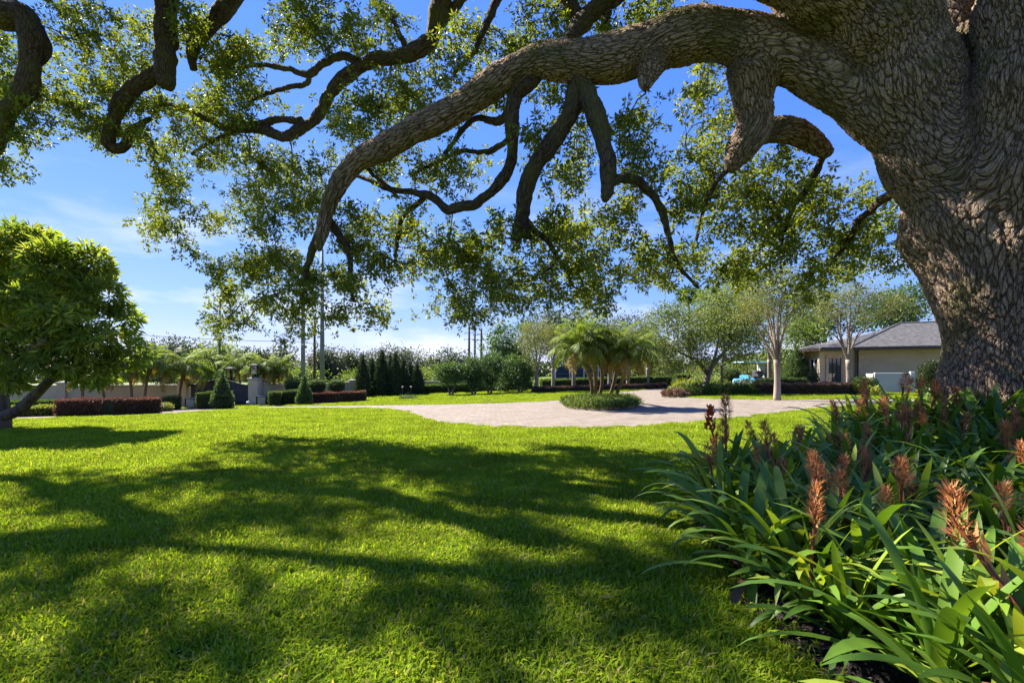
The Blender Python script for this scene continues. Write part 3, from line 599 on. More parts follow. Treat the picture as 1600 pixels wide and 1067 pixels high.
# small ferns and moss tufts on the upper side of the big limbs
tops = [(q, r) for pts_, rad_ in trunk_paths[2:4] for q, r in zip(*spline(pts_, rad_, .05)) if .2 < r < .75 and q[2] > 4.6]
kf = rng.integers(0, len(tops), 2600); side_ = rng.normal(0, .42, 2600); fp_ = []; fd_ = []
for k, a_ in zip(kf, side_):
    q, r = tops[k]; fp_.append(q+np.array([rng.normal(0, .03), -math.sin(a_)*r, math.cos(a_)*r*1.0])); fd_.append((rng.normal(0, .6), -math.sin(a_)+rng.normal(0, .4), math.cos(a_)+.2))
fr_ = rel(link('limb_ferns', leaves('limb_ferns', np.array(fp_), np.array(fd_), rng.uniform(.04, .10, 2600), .018, rng.random(2600)), M['cover_leaf']), oak); tag(fr_, kind='stuff')
# hanging moss
mv = MB()
for a_, b_, Y, ln in [(1098, 100, 7.5, .45), (1110, 96, 7.5, .3), (1160, 130, 7.5, .5), (1172, 150, 7.5, .7), (1180, 120, 7.5, .45), (905, 210, 8.8, .5), (985, 180, 8.6, .5), (1000, 230, 8.6, .5), (620, 200, 10, .4), (640, 230, 10, .4), (470, 40, 10.6, .4), (545, 30, 10.5, .4), (870, 190, 9, .4), (700, 330, 10, .4)]:
    for _ in range(16):
        q = P(a_, b_, Y)+Vector(rng.normal(0, .06, 3)); l = ln*rng.uniform(.4, 1); w_ = rng.uniform(.003, .008); an = rng.uniform(0, PI); dx, dy = math.cos(an)*w_, math.sin(an)*w_
        q1 = q+Vector((rng.normal(0, .02), rng.normal(0, .02), -l*.5)); q2 = q1+Vector((rng.normal(0, .03), rng.normal(0, .03), -l*.5)); o_ = Vector((dx, dy, 0))
        mv.add([q-o_, q+o_, q1+o_, q1-o_, q2], [(0, 1, 2, 3), (3, 2, 4)])
ms_ = rel(mv.build('hanging_moss', M['moss_hang']), oak); tag(ms_, kind='stuff')

# ------------------------------------------------------------------ grass
def blade_tuft(seed, n, R, h0, h1):
    g = np.random.default_rng(seed)
    r = R*np.sqrt(g.random(n)); an = g.random(n)*2*PI; b = np.stack([r*np.cos(an), r*np.sin(an), np.full(n, -.012)], 1)
    lean = g.normal(0, 1, (n, 2)); lean = lean/np.linalg.norm(lean, axis=1, keepdims=True)*g.uniform(.15, .95, (n, 1))
    h = g.uniform(h0, h1, n)*(.75+.25*np.exp(-(r/R)**2)); w = g.uniform(.0035, .0065, n)
    sd = np.stack([-lean[:, 1], lean[:, 0], np.zeros(n)], 1); sd /= np.linalg.norm(sd, axis=1, keepdims=True)
    mid = b+np.stack([lean[:, 0]*h*.32, lean[:, 1]*h*.32, h*.62], 1); tip = b+np.stack([lean[:, 0]*h*.95, lean[:, 1]*h*.95, h*(1.02-.35*np.linalg.norm(lean, axis=1))], 1)
    v = np.stack([b-sd*w[:, None]*.7, b+sd*w[:, None]*.7, mid+sd*w[:, None], mid-sd*w[:, None], tip], 1)
    i = np.arange(n)[:, None]*5
    f = np.concatenate([np.concatenate([i+np.array([[0, 1, 2]]), i+np.array([[0, 2, 3]]), i+np.array([[3, 2, 4]])], 1)])
    rn = np.clip(g.random(n)*.8+g.uniform(0, .2), 0, 1); rn[g.random(n) < .05] = g.uniform(.9, 1)
    return mesh_np('grass_blades', v.reshape(-1, 3), f, 3, {'rnd': np.repeat(rn, 5)})
tuft_col = bpy.data.collections.new('grass_tufts')
for k in range(7):
    m_ = blade_tuft(100+k, 190, .20, .045, .10); m_.materials.append(M['grass']); tuft_col.objects.link(bpy.data.objects.new('grass_blades', m_))
def scatter(y0, y1, dens, sc):
    xm = y1*1.22+1.5; n = int((y1-y0)*2*xm*dens)
    x = rng.uniform(-xm, xm, n); y = rng.uniform(y0, y1, n); k = np.abs(x) < y*1.22+1.5; x, y = x[k], y[k]
    return x, y, np.full(len(x), sc)*rng.uniform(.8, 1.2, len(x))
parts = [scatter(.6, 4.5, 80, 1.03), scatter(4.5, 9, 50, 1.0), scatter(9, 17, 24, 1.1), scatter(17, 30, 12, 1.3), scatter(30, 52, 4, 1.6)]
gx, gy, gs = [np.concatenate(q) for q in zip(*parts)]
ok = ~inside(DRIVE, gx, gy) & ~inside(BED, gx, gy) & ~inside(LBED, gx, gy) & ~inside(RBED, gx, gy) & (gx < 45)
gx, gy, gs = gx[ok], gy[ok], gs[ok]
gme = bpy.data.meshes.new('grass'); gme.vertices.add(len(gx)); gme.vertices.foreach_set('co', np.stack([gx, gy, gz(gx, gy)], 1).astype(np.float32).ravel())
a_ = gme.attributes.new('sc', 'FLOAT', 'POINT'); a_.data.foreach_set('value', gs.astype(np.float32)); gme.update()
grass = link('grass', gme, M['grass']); tag(grass, 'short bright green lawn grass', 'grass', kind='stuff')
ng = bpy.data.node_groups.new('grass_scatter', 'GeometryNodeTree')
ng.interface.new_socket('Geometry', in_out='INPUT', socket_type='NodeSocketGeometry'); ng.interface.new_socket('Geometry', in_out='OUTPUT', socket_type='NodeSocketGeometry')
gi, go = ng.nodes.new('NodeGroupInput'), ng.nodes.new('NodeGroupOutput')
m2p = ng.nodes.new('GeometryNodeMeshToPoints'); iop = ng.nodes.new('GeometryNodeInstanceOnPoints'); ci_ = ng.nodes.new('GeometryNodeCollectionInfo')
ci_.inputs['Collection'].default_value = tuft_col; ci_.inputs['Separate Children'].default_value = True; ci_.inputs['Reset Children'].default_value = True
iop.inputs['Pick Instance'].default_value = True
rv = ng.nodes.new('FunctionNodeRandomValue'); rv.data_type = 'FLOAT_VECTOR'; rv.inputs[0].default_value = (-.06, -.06, 0); rv.inputs[1].default_value = (.06, .06, 6.283)
na = ng.nodes.new('GeometryNodeInputNamedAttribute'); na.data_type = 'FLOAT'; na.inputs['Name'].default_value = 'sc'
L_ = ng.links
L_.new(gi.outputs[0], m2p.inputs['Mesh']); L_.new(m2p.outputs[0], iop.inputs['Points']); L_.new(ci_.outputs[0], iop.inputs['Instance'])
L_.new(rv.outputs[0], iop.inputs['Rotation']); L_.new(na.outputs[0], iop.inputs['Scale']); L_.new(iop.outputs[0], go.inputs[0])
grass.modifiers.new('scatter', 'NODES').node_group = ng
print('tufts', len(gx))

# ------------------------------------------------------------------ bromeliads
def strap(L, W, rise, droop, twist=0.0, seg=9):     # a channelled strap leaf arching away along +x
    mb = MB(); p = np.zeros(3); an = rise; vs = []
    for i in range(seg+1):
        t = i/seg; w = W*(.72+.5*math.sin(PI*min(t*1.05, 1))**.8)*(1 if t < .72 else max(.03, math.sqrt(max(0, 1-((t-.72)/.28)**2))))*.5
        d_ = np.array([math.cos(an), 0, math.sin(an)]); nrm = np.array([-math.sin(an), 0, math.cos(an)])
        ch = .35*(1-t*.6); tw = twist*t
        for k in (-1, 0, 1):
            sv = np.array([0, math.cos(tw), 0])+nrm*math.sin(tw); vs.append(p+sv*k*w+nrm*(abs(k)*w*ch))
        p = p+d_*L/seg; an -= droop*(.25+1.5*t)/seg
    fs = []
    for i in range(seg):
        for k in (0, 1): fs.append((i*3+k, i*3+k+1, i*3+k+4, i*3+k+3))
    mb.add(vs, fs); m_ = mb.mesh('leaf', True); return m_
LV = {'up': [strap(rng.uniform(.42, .62), rng.uniform(.031, .046), rng.uniform(1.15, 1.4), rng.uniform(.5, 1.0), rng.normal(0, .25)) for _ in range(5)],
      'mid': [strap(rng.uniform(.52, .78), rng.uniform(.03, .047), rng.uniform(.8, 1.1), rng.uniform(1.2, 2.1), rng.normal(0, .35)) for _ in range(8)],
      'low': [strap(rng.uniform(.48, .7), rng.uniform(.031, .046), rng.uniform(.3, .65), rng.uniform(1.0, 1.7), rng.normal(0, .3)) for _ in range(6)]}
for v in LV.values():
    for m_ in v: m_.materials.append(M['brom_leaf'])
DRYL = [strap(.4, .045, .2, 1.3, .4), strap(.35, .04, .5, 2.2, -.5)]
for m_ in DRYL: m_.materials.append(M['brom_dry'])
def spike_mesh(seed, red=False):                    # stalk with a brush of dry bracts
    g = np.random.default_rng(seed); mb = MB(); H = g.uniform(.58, .74)
    if red: H = .66
    lean = g.normal(0, .09, 2); tip = Vector((lean[0], lean[1], H))
    mb.tube([(0, 0, 0), tip*.5+Vector((lean[0]*.1, 0, 0)), tip], [.012, .010, .008], 6, 0)
    rn = [.25]*mb.n
    hd = g.uniform(.17, .24); nb = 250 if not red else 110; wd = g.uniform(.8, 1.15)
    for i in range(nb):
        t = g.random(); an = g.random()*2*PI; c, s = math.cos(an), math.sin(an)
        R = (.028+.05*math.sin(PI*min(1, .2+t*.75)))*wd*g.uniform(.5, 1.0)
        b = tip+Vector((c*R*.5, s*R*.5, (t-.35)*hd)); out_ = Vector((c*(.6+.5*(1-t))+g.normal(0, .35), s*(.6+.5*(1-t))+g.normal(0, .35), .55+.5*t)).normalized()
        l = g.uniform(.028, .062) if not red else g.uniform(.03, .05); w_ = g.uniform(.0016, .0042) if not red else .012; sd = Vector((-s, c, 0))*w_
        q = b+out_*l*.45; mb.add([b-sd*.6, b+sd*.6, q+sd, q-sd, b+out_*l], [(0, 1, 2, 3), (3, 2, 4)])
        v_ = g.random()*.75+.25*t; rn += [v_]*5
    for k in range(6):                              # papery bracts below the head
        an = k*2*PI/6+g.random(); c, s = math.cos(an), math.sin(an); b = tip*(.62+.05*k); sd = Vector((-s, c, 0))*.012
        e = b+Vector((c*.035, s*.035, .10)); q = b+Vector((c*.02, s*.02, .05)); mb.add([b-sd*.5, b+sd*.5, q+sd, q-sd, e], [(0, 1, 2, 3), (3, 2, 4)]); rn += [.75+.2*g.random()]*5
    m_ = mb.mesh('flower_spike'); a_ = m_.attributes.new('rnd', 'FLOAT', 'POINT'); a_.data.foreach_set('value', np.array(rn, np.float32))
    m_.materials.append(M['spike_red'] if red else M['spike']); return m_
SPK = [spike_mesh(30+k) for k in range(7)]; SPR = spike_mesh(77, True)
# spots: blue-noise through the part of the bed one can see into
cand = np.stack([rng.uniform(1.4, 9.0, 26000), rng.uniform(1.35, 7.6, 26000)], 1)
cand = cand[inside(BED, cand[:, 0], cand[:, 1])]
cand = cand[(cand[:, 0]/cand[:, 1] < 1.35) & (np.hypot(cand[:, 0]-TX, cand[:, 1]-TY) > 1.15)]
cand = cand[~((cand[:, 1] > TY) & (cand[:, 0] > TX-.8))]
bp = np.array(BED); edge = np.array([np.hypot(bp[:, 0]-c[0], bp[:, 1]-c[1]).min() for c in cand]); 
spots = []
for c, e in zip(cand, edge):
    if e < (.36 if c[1] < 2.1 else .27 if c[1] < 3 else .17): continue
    if all((c[0]-s[0])**2+(c[1]-s[1])**2 > .225**2 for s in spots): spots.append(c)
print('bromeliads', len(spots))
red_i = int(np.argmin([np.hypot(q[0]-2.5, q[1]-5.0) for q in spots]))
GRP = 'bromeliads massed in the bed beneath the oak'
for i, (x, y) in enumerate(spots):
    g = np.random.default_rng(500+i)
    near_trunk = np.hypot(x-TX, y-TY) < 2.0
    sc = g.uniform(.95, 1.35)*(1.08 if near_trunk else 1)
    b = empty('bromeliad', (x, y, gzf(x, y)+.0), g.uniform(0, 2*PI)); b.scale = (sc,)*3
    flower = g.random() < (.5 if near_trunk else .32)
    red = i == red_i
    if red: flower = True
    withered = False
    if red: tag(b, 'green bromeliad with a single bright red-orange flower head', 'bromeliad', GRP)
    e_ = float(np.hypot(bp[:, 0]-x, bp[:, 1]-y).min()); zone = 'close around the oak trunk' if np.hypot(x-TX, y-TY) < 1.75 else 'on the mound before the oak trunk' if np.hypot(x-TX, y-TY) < 2.7 else 'on the bed edge beside the lawn' if e_ < .5 else 'in the heart of the bed'
    withered = g.random() < .4
    if not red: tag(b, 'green bromeliad with '+('rusty flower head ' if flower else 'no flower head ')+('and withered leaves ' if withered else '')+zone, 'bromeliad', GRP)
    n = int(g.integers(18, 25)); a0 = g.uniform(0, 6)
    for k in range(n):
        t = k/n; an = a0+k*2.399+g.normal(0, .2)
        kind = 'up' if t < .25 else ('mid' if t < .72 else 'low'); ms__ = LV[kind]
        dry = withered and t > .82 and (k == n-1 or g.random() < .6)
        lm = DRYL[g.integers(0, 2)] if dry else ms__[g.integers(0, len(ms__))]
        o = bpy.data.objects.new('leaf', lm); COL.objects.link(o); o.parent = b
        o.location = (math.cos(an)*.025, math.sin(an)*.025, .02+.06*(1-t)+.05); o.rotation_euler = (g.normal(0, .08), g.normal(0, .14), an); s_ = g.uniform(.85, 1.12); o.scale = (s_, s_*g.uniform(.9, 1.15), s_)
    if flower:
        o = bpy.data.objects.new('flower_spike', SPR if red else SPK[g.integers(0, len(SPK))]); COL.objects.link(o); o.parent = b; o.location = (0, 0, .04 if red else .08); o.rotation_euler = (g.normal(0, .12), g.normal(0, .12), g.uniform(0, 6)); o.scale = (g.uniform(.78, 1.0),)*3
# bark chips along the open edge of the bed
n = 9000; cx = rng.uniform(1.3, 4.5, n); cy_ = rng.uniform(1.3, 6.2, n); k = inside(BED, cx, cy_); cx, cy_ = cx[k], cy_[k]
dd = unit(rng.normal(0, 1, (len(cx), 3))*np.array([1, 1, .22])); ps = np.stack([cx, cy_, gz(cx, cy_)+.02+rng.uniform(0, .025, len(cx))], 1)
ch = link('bark_chips', leaves('bark_chips', ps, dd, rng.uniform(.02, .07, len(cx)), rng.uniform(.008, .02, len(cx)), rng.random(len(cx)), fold=.5), M['chip']); tag(ch, 'dark shredded bark mulch', 'mulch', kind='stuff')

# ------------------------------------------------------------------ generic planting
def ell_pts(n, surf=.75):
    q = unit(rng.normal(0, 1, (n, 3))); r = np.power(rng.random((n, 1)), 1/3); r = np.where(rng.random((n, 1)) < surf, .82+.22*rng.random((n, 1)), r); return q*r
def tree(name, label, base, blobs, leafmat, barkmat, per=60, nclump=40, L=.12, W=.05, sig=.22, droop=.2, trunk=None, trunk_r=.12, group=None, cat='tree', limbs=True, gap=0.0, twig_r=.018, tone_var=.6, keep=None):
    """blobs: (centre, half sizes) in world units; trunk: list of (points, radii) or None"""
    x, y = base; z = gzf(x, y); root = empty(name, (x, y, z)); tag(root, label, cat, group)
    pos = []; dirs = []; rn = []; cen = []
    vol = sum(h[0]*h[1]*h[2] for c, h in blobs)
    for c, h in blobs:
        k = max(4, int(nclump*len(blobs)*(h[0]*h[1]*h[2]/vol)**1.0)); q = ell_pts(k)
        cl = np.array(c)+q*np.array(h)*(1+rng.normal(0, .07, (k, 1)))
        cl = cl[cl[:, 2] > z+.15]; cen.append(cl)
        tn = np.repeat(rng.random(len(cl)), per); cp = np.repeat(cl, per, 0); out_ = np.repeat(unit(cl-np.array(c)), per, 0)
        o_ = rng.normal(0, 1, cp.shape); s_ = np.repeat(rng.uniform(.7, 1.3, len(cl)), per)[:, None]*sig
        pos.append(cp+o_*s_*np.array([1, 1, .75])); d_ = unit(o_)+out_*.6+rng.normal(0, .5, cp.shape); d_[:, 2] -= droop; dirs.append(d_)
        rn.append(np.clip(tone_var*tn+(1-tone_var)*rng.random(len(cp)), 0, 1))
    pos, dirs, rn, cen = np.concatenate(pos), np.concatenate(dirs), np.concatenate(rn), np.concatenate(cen)
    if keep is not None: kk = keep(pos); pos, dirs, rn = pos[kk], dirs[kk], rn[kk]
    fo = rel(link('crown', leaves('crown', pos, dirs, rng.uniform(.7, 1.25, len(pos))*L, rng.uniform(.75, 1.25, len(pos))*W, rn), leafmat), root); tag(fo, kind='stuff')
    mb = MB(); nodes_ = []
    if trunk is None:
        c0 = np.mean([np.array(c) for c, h in blobs], 0); trunk = [([(x, y, z-.1), (x+.05, y, z+(c0[2]-z)*.45), (c0[0]*.6+x*.4, c0[1]*.6+y*.4, c0[2])], [trunk_r, trunk_r*.8, trunk_r*.4])]
    for pts, rad in trunk:
        p, r = spline(pts, rad, .2); mb.tube(p, r, 9); nodes_ += [(q, rr) for q, rr in zip(p, r) if q[2] > z+.5]
    rel(mb.build('trunk', barkmat, smooth=True), root) if mb.n else None
    if limbs and nodes_:
        lb = MB(); NP = np.array([q for q, r in nodes_]); NR = np.array([r for q, r in nodes_])
        pick = cen[rng.permutation(len(cen))[:70]]
        for c in pick:
            d_ = np.linalg.norm(NP-c, axis=1)+np.where(NP[:, 2] > c[2]-.1, .8, 0)*1.0; k = int(d_.argmin()); a = NP[k]; dd_ = np.linalg.norm(c-a)
            if dd_ < .05: continue
            m_ = a*.5+c*.5+rng.normal(0, .08*dd_, 3)+np.array([0, 0, .08*dd_]); p, r = spline([a, m_, c], [min(NR[k]*.6, twig_r*(1+dd_*.5)), twig_r*.8, twig_r*.35], .3); lb.tube(p, r, 5)
            NP = np.vstack([NP, p[1:-1]]); NR = np.concatenate([NR, r[1:-1]])
        tag(rel(lb.build('limbs', barkmat, smooth=True), root), kind='stuff')
    return root
def hedge_obj(name, label, surf, leafmat, core, n, L=.06, W=.035, cat='hedge', group=None, up=.25, base=None):
    """surf(n)-> points, normals ; core: MB of the dark inside"""
    p, nn = surf(n); root = empty(name, base or tuple(p.mean(0)*np.array([1, 1, 0])+np.array([0, 0, p[:, 2].min()]))); tag(root, label, cat, group)
    d = nn+rng.normal(0, .55, p.shape)+np.array([0, 0, up]); pp = p+nn*rng.normal(-.02, .025, (len(p), 1))*(L/.06)
    cl = (np.sin(p[:, 0]*9.1+p[:, 2]*5)+np.sin(p[:, 1]*8.3+p[:, 0]*3.7)+np.sin(p[:, 2]*11))/6+.5
    rn = np.clip(.45*cl+.55*rng.random(len(p)), 0, 1)
    fo = rel(link('foliage', leaves('foliage', pp, d, rng.uniform(.7, 1.3, len(p))*L, rng.uniform(.7, 1.3, len(p))*W, rn, nrm=nn+rng.normal(0, .8, p.shape)), leafmat), root); tag(fo, kind='stuff')
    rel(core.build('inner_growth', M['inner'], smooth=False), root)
    return root
def box_hedge(name, label, path, width, h, leafmat, dens=900, L=.06, W=.035, group=None, rnd=.12, cat='hedge', z0=.0):
    """path: ground points along the middle; a clipped run with rounded shoulders"""
    path = [np.array(p, float) for p in path]; ln = [np.linalg.norm(b-a) for a, b in zip(path[:-1], path[1:])]; tot = sum(ln)
    def at(s):
        s = np.clip(s, 0, tot); out_ = np.empty((len(s), 2)); t_ = np.empty((len(s), 2)); acc = 0
        for k, l in enumerate(ln):
            m_ = (s >= acc-1e-6); u_ = (path[k+1]-path[k])/l; out_[m_] = path[k]+u_*(s[m_]-acc)[:, None]; t_[m_] = u_; acc += l
        return out_, t_
    def surf(n):
        areas = np.array([tot*h, tot*h, tot*width, width*h, width*h]); f = rng.choice(5, n, p=areas/areas.sum())
        s = rng.uniform(0, tot, n); v = rng.uniform(-.5, .5, n)*width; z = rng.uniform(0.03, 1, n)*h; nn = np.zeros((n, 3)); 
        v = np.where(f == 0, -width/2, np.where(f == 1, width/2, v)); z = np.where(f == 2, h, z); s = np.where(f == 3, 0, np.where(f == 4, tot, s))
        c, t_ = at(s); side = np.stack([-t_[:, 1], t_[:, 0]], 1)
        rz_ = np.maximum(0, z-(h-rnd))/rnd; v = np.where(f < 2, v*(1-.10*rz_**2*rnd/.12), v); z = z-np.where(f == 2, .06*(np.abs(v)/(width/2))**4, 0)
        lump = .025*(np.sin(s*5.3+z*4)+np.sin(s*2.1+v*7)); z = z+np.where(f == 2, lump, 0)
        xy = c+side*v[:, None]; nn[:, :2] = np.where((f == 0)[:, None], -side, np.where((f == 1)[:, None], side, np.where((f == 3)[:, None], -t_, np.where((f == 4)[:, None], t_, 0)))); nn[:, 2] = np.where(f == 2, 1, .15)
        return np.column_stack([xy, gz(xy[:, 0], xy[:, 1])+z+z0]), unit(nn)
    mb = MB(); ss = np.linspace(0, tot, max(2, int(tot/.8)+1)); c, t_ = at(ss); side = np.stack([-t_[:, 1], t_[:, 0]], 1); w2 = width/2-.035; vs = []
    c = c.copy(); c[0] += t_[0]*.04; c[-1] -= t_[-1]*.04
    for k in range(len(ss)):
        for v, zz in ((-w2, -.1), (w2, -.1), (w2, h-.06), (-w2, h-.06)):
            q = c[k]+side[k]*v; vs.append((q[0], q[1], gzf(q[0], q[1])+zz+z0))
    fs = [(3, 2, 1, 0), tuple((len(ss)-1)*4+j for j in range(4))]
    for k in range(len(ss)-1):
        for j in range(4): fs.append((k*4+j, k*4+(j+1) % 4, (k+1)*4+(j+1) % 4, (k+1)*4+j))
    mb.add(vs, fs); n = int(dens*(2*tot*h+tot*width+2*width*h))
    return hedge_obj(name, label, surf, leafmat, mb, n, L, W, cat, group, base=(path[0][0], path[0][1], gzf(*path[0])))
def lathe_hedge(name, label, x, y, prof, leafmat, dens=900, L=.06, W=.035, group=None, cat='topiary', z0=0.0, up=.25):
    """prof: (height, radius) rows of a clipped round shape"""
    pr = np.array(prof, float); z = gzf(x, y)+z0
    hs = np.linspace(pr[0, 0], pr[-1, 0], 80); rs = np.interp(hs, pr[:, 0], pr[:, 1]); wgt = rs+.02; wgt /= wgt.sum()
    def surf(n):
        k = rng.choice(80, n, p=wgt); an = rng.uniform(0, 2*PI, n); hh = hs[k]+rng.uniform(-.5, .5, n)*(hs[1]-hs[0]); r = np.interp(hh, pr[:, 0], pr[:, 1])
        r = r*(1+.05*np.sin(an*5+hh*6)+.04*np.sin(an*3-hh*9)); sl = (np.interp(hh-.05, pr[:, 0], pr[:, 1])-np.interp(hh+.05, pr[:, 0], pr[:, 1]))/.1
        fl = rng.random(n); r = np.where((hh > pr[-1, 0]*.97), r*np.sqrt(fl), r)
        return np.column_stack([x+r*np.cos(an), y+r*np.sin(an), z+hh]), unit(np.column_stack([np.cos(an), np.sin(an), sl]))
    mb = MB(); m_ = [(0 if pr[0, 1] > .05 else pr[0, 0], 0)]; S = 14; vs = []; fs = []
    for hgt, r in prof: vs += [(x+max(r-.05, .01)*math.cos(2*PI*k/S), y+max(r-.05, .01)*math.sin(2*PI*k/S), z+hgt-(.05 if hgt > .1 else .05)) for k in range(S)]
    for i in range(len(prof)-1):
        for k in range(S): fs.append((i*S+k, i*S+(k+1) % S, (i+1)*S+(k+1) % S, (i+1)*S+k))
    fs.append(tuple(reversed(range(S)))); fs.append(tuple((len(prof)-1)*S+k for k in range(S))); mb.add(vs, fs)
    area = 2*PI*float(((rs[1:]+rs[:-1])*.5*np.diff(hs)).sum())*1.15+PI*pr[-1, 1]**2; 
    return hedge_obj(name, label, surf, leafmat, mb, int(dens*area), L, W, cat, group, up, base=(x, y, gzf(x, y)))
def xy(px, Y): return ((px-800)/FPX*Y, Y)
def zt(py, Y): return CAMZ-(py-HOR)/FPX*Y
def blob(px, py, Y, rx, ry, rd=None): 
    c = P(px, py, Y); return ((c.x, c.y, c.z), (rx/FPX*Y, (rd if rd else (rx+ry)*.5)/FPX*Y, ry/FPX*Y))

# ------------------------------------------------------------------ mango tree
mY = 12.2; mx_, my_ = xy(-2, mY); mz = gzf(mx_, my_)
mango_bl = [blob(25, 385, 12.6, 58, 42), blob(78, 412, 12.0, 36, 40), blob(140, 418, 12.8, 32, 40), blob(112, 455, 13, 30, 36), blob(152, 462, 12.4, 34, 30), blob(35, 478, 11.3, 50, 30), blob(88, 498, 11.2, 38, 28), blob(135, 525, 11.5, 44, 28), blob(188, 500, 12.7, 26, 24), blob(203, 548, 12.4, 30, 26), blob(40, 540, 11.1, 44, 28), blob(95, 560, 11.3, 40, 24), blob(20, 590, 11.0, 34, 22), blob(150, 582, 11.9, 38, 20), blob(-60, 470, 13, 70, 80), blob(-70, 380, 13, 60, 50), blob(60, 480, 13.6, 60, 50)]
mango_bl = [(c, tuple(v*.84 for v in h)) for c, h in mango_bl]
tree('mango_tree', 'dense rounded mango tree with drooping leaves and reddish new tips beside the wall', (mx_, my_), mango_bl, [M['mango_leaf']][0], M['bark_mango'], per=24, nclump=105, L=.25, W=.062, sig=.04, droop=.55, tone_var=.5,
     trunk=[([(mx_, my_, mz-.1), (mx_+.02, my_, mz+.5), (mx_-.1, my_, mz+1.3), (mx_-.4, my_, mz+2.4), (mx_-.6, my_, mz+3.6)], [.26, .22, .2, .16, .08]),
            ([(mx_+.02, my_, mz+.35), P(30, 640, 12.1), P(60, 612, 12), P(85, 590, 11.9), P(130, 572, 11.9), P(175, 575, 12), P(200, 570, 12.1)], [.16, .14, .12, .1, .08, .06, .03]),
            ([P(-10, 585, 12), P(30, 560, 11.3), P(72, 532, 10.9)], [.12, .09, .06])], twig_r=.03)



# ------------------------------------------------------------------ boundary wall and gate
def wall_run(name, label, pts, top, pill_px, th=.2):
    root = empty(name, (pts[0][0], pts[0][1], gzf(*pts[0]))); tag(root, label, 'wall', 'boundary walls')
    for a, b in zip(pts[:-1], pts[1:]):
        a = np.array(a); b = np.array(b); l = np.linalg.norm(b-a); rz = math.atan2(b[1]-a[1], b[0]-a[0]); n = max(1, round(l/5.2))
        for k in range(n):
            p, q = a+(b-a)*k/n, a+(b-a)*(k+1)/n; m_ = (p+q)/2; zb = min(gzf(*p), gzf(*q))-.2; s = l/n
            rel(MB().box((m_[0], m_[1], (zb+top)/2), (s-.1, th, top-zb), rz).build('panel', M['wall_stucco']), root)
            rel(bevelled(MB().box((m_[0], m_[1], top+.035), (s-.1, th+.1, .1), rz).build('coping', M['wall_cap']), .02), root)
            pl = rel(MB().box((p[0], p[1], (zb+top+.16)/2), (.5, .5, top+.16-zb), rz).build('pillar', M['wall_stucco']), root)
            cp_ = MB().box((p[0], p[1], top+.2), (.62, .62, .1), rz).box((p[0], p[1], top+.29), (.5, .5, .1), rz, taper=.3).build('pillar_cap', M['wall_cap']); cp_.parent = pl
            cp_.matrix_parent_inverse = Matrix.Identity(4)
    return root
gY = 30.5
wall_run('boundary_wall', 'beige stucco boundary wall with square pillars running behind the mango tree', [xy(-150, 29), xy(100, 29.6), xy(281, 30.4)], zt(603, 30), None)
wall_run('boundary_wall', 'beige stucco boundary wall behind clipped balls and cypresses', [xy(413, 31), xy(550, 40.5), xy(750, 45)], zt(603.5, 31), None)
# gate
def gate_pillar(px, label):
    x, y = xy(px, gY); z = gzf(x, y); top = zt(593, gY)
    r = empty('gate_pillar', (x, y, z)); tag(r, label, 'pillar', 'pillars of the gate')
    rel(bevelled(MB().box((x, y, (z-.2+top)/2), (.62, .62, top-z+.2)).build('shaft', M['pillar_stucco']), .02), r)
    rel(bevelled(MB().box((x, y, z+.12), (.7, .7, .26)).build('plinth', M['pillar_stucco']), .02), r)
    rel(bevelled(MB().box((x, y, top+.04), (.74, .74, .09)).box((x, y, top+.12), (.6, .6, .08), taper=.7).build('cap', M['wall_cap']), .015), r)
    return r, x, y, top+.16
def lantern(x, y, z, label):
    r = empty('lantern', (x, y, z)); tag(r, label, 'lantern', 'lanterns by the gate'); 
    rel(MB().box((x, y, z+.05), (.3, .3, .12)).tube([(x, y, z+.1), (x, y, z+.2)], .06, 8).build('base', M['black_iron']), r)
    rel(MB().box((x, y, z+.2), (.5, .5, .06)).build('tray', M['black_iron']), r)
    for i, j in ((1, 0), (-1, 0), (0, 1), (0, -1)): rel(MB().box((x+i*.19, y+j*.19, z+.48), (.006 if i else .34, .006 if j else .34, .5)).build('pane', M['clear_pane']), r)
    rel(MB().tube([(x, y, z+.22), (x, y, z+.74)], .045, 8).build('stem', M['black_iron']), r)
    for i in (-1, 1):
        for j in (-1, 1): rel(MB().box((x+i*.2, y+j*.2, z+.48), (.035, .035, .52)).build('corner_bar', M['black_iron']), r)
    rel(MB().box((x, y, z+.77), (.66, .66, .06)).box((x, y, z+.87), (.56, .56, .14), taper=.35).box((x, y, z+.97), (.1, .1, .08)).build('hood', M['black_iron']), r)
g1 = gate_pillar(289, 'pale stucco gate pillar beside the beige wall run and palm'); g2 = gate_pillar(399, 'pale stucco gate pillar with a lantern standing on top')
lantern(g2[1], g2[2], g2[3]-.02, 'black iron lantern with hood on top of the gate pillar')
lx, ly = xy(361, gY+1.2); lz = zt(594, gY+1.2)
lp = MB().tube([(lx, ly, gzf(lx, ly)-.1), (lx, ly, lz+.05)], .07, 8)
lpo = lp.build('lamp_post', M['black_iron']); tag(lpo, 'slim black post carrying a lantern behind the gate leaf', 'lamp post')
lantern(lx, ly, lz, 'black iron lantern with hood standing just behind the gate')
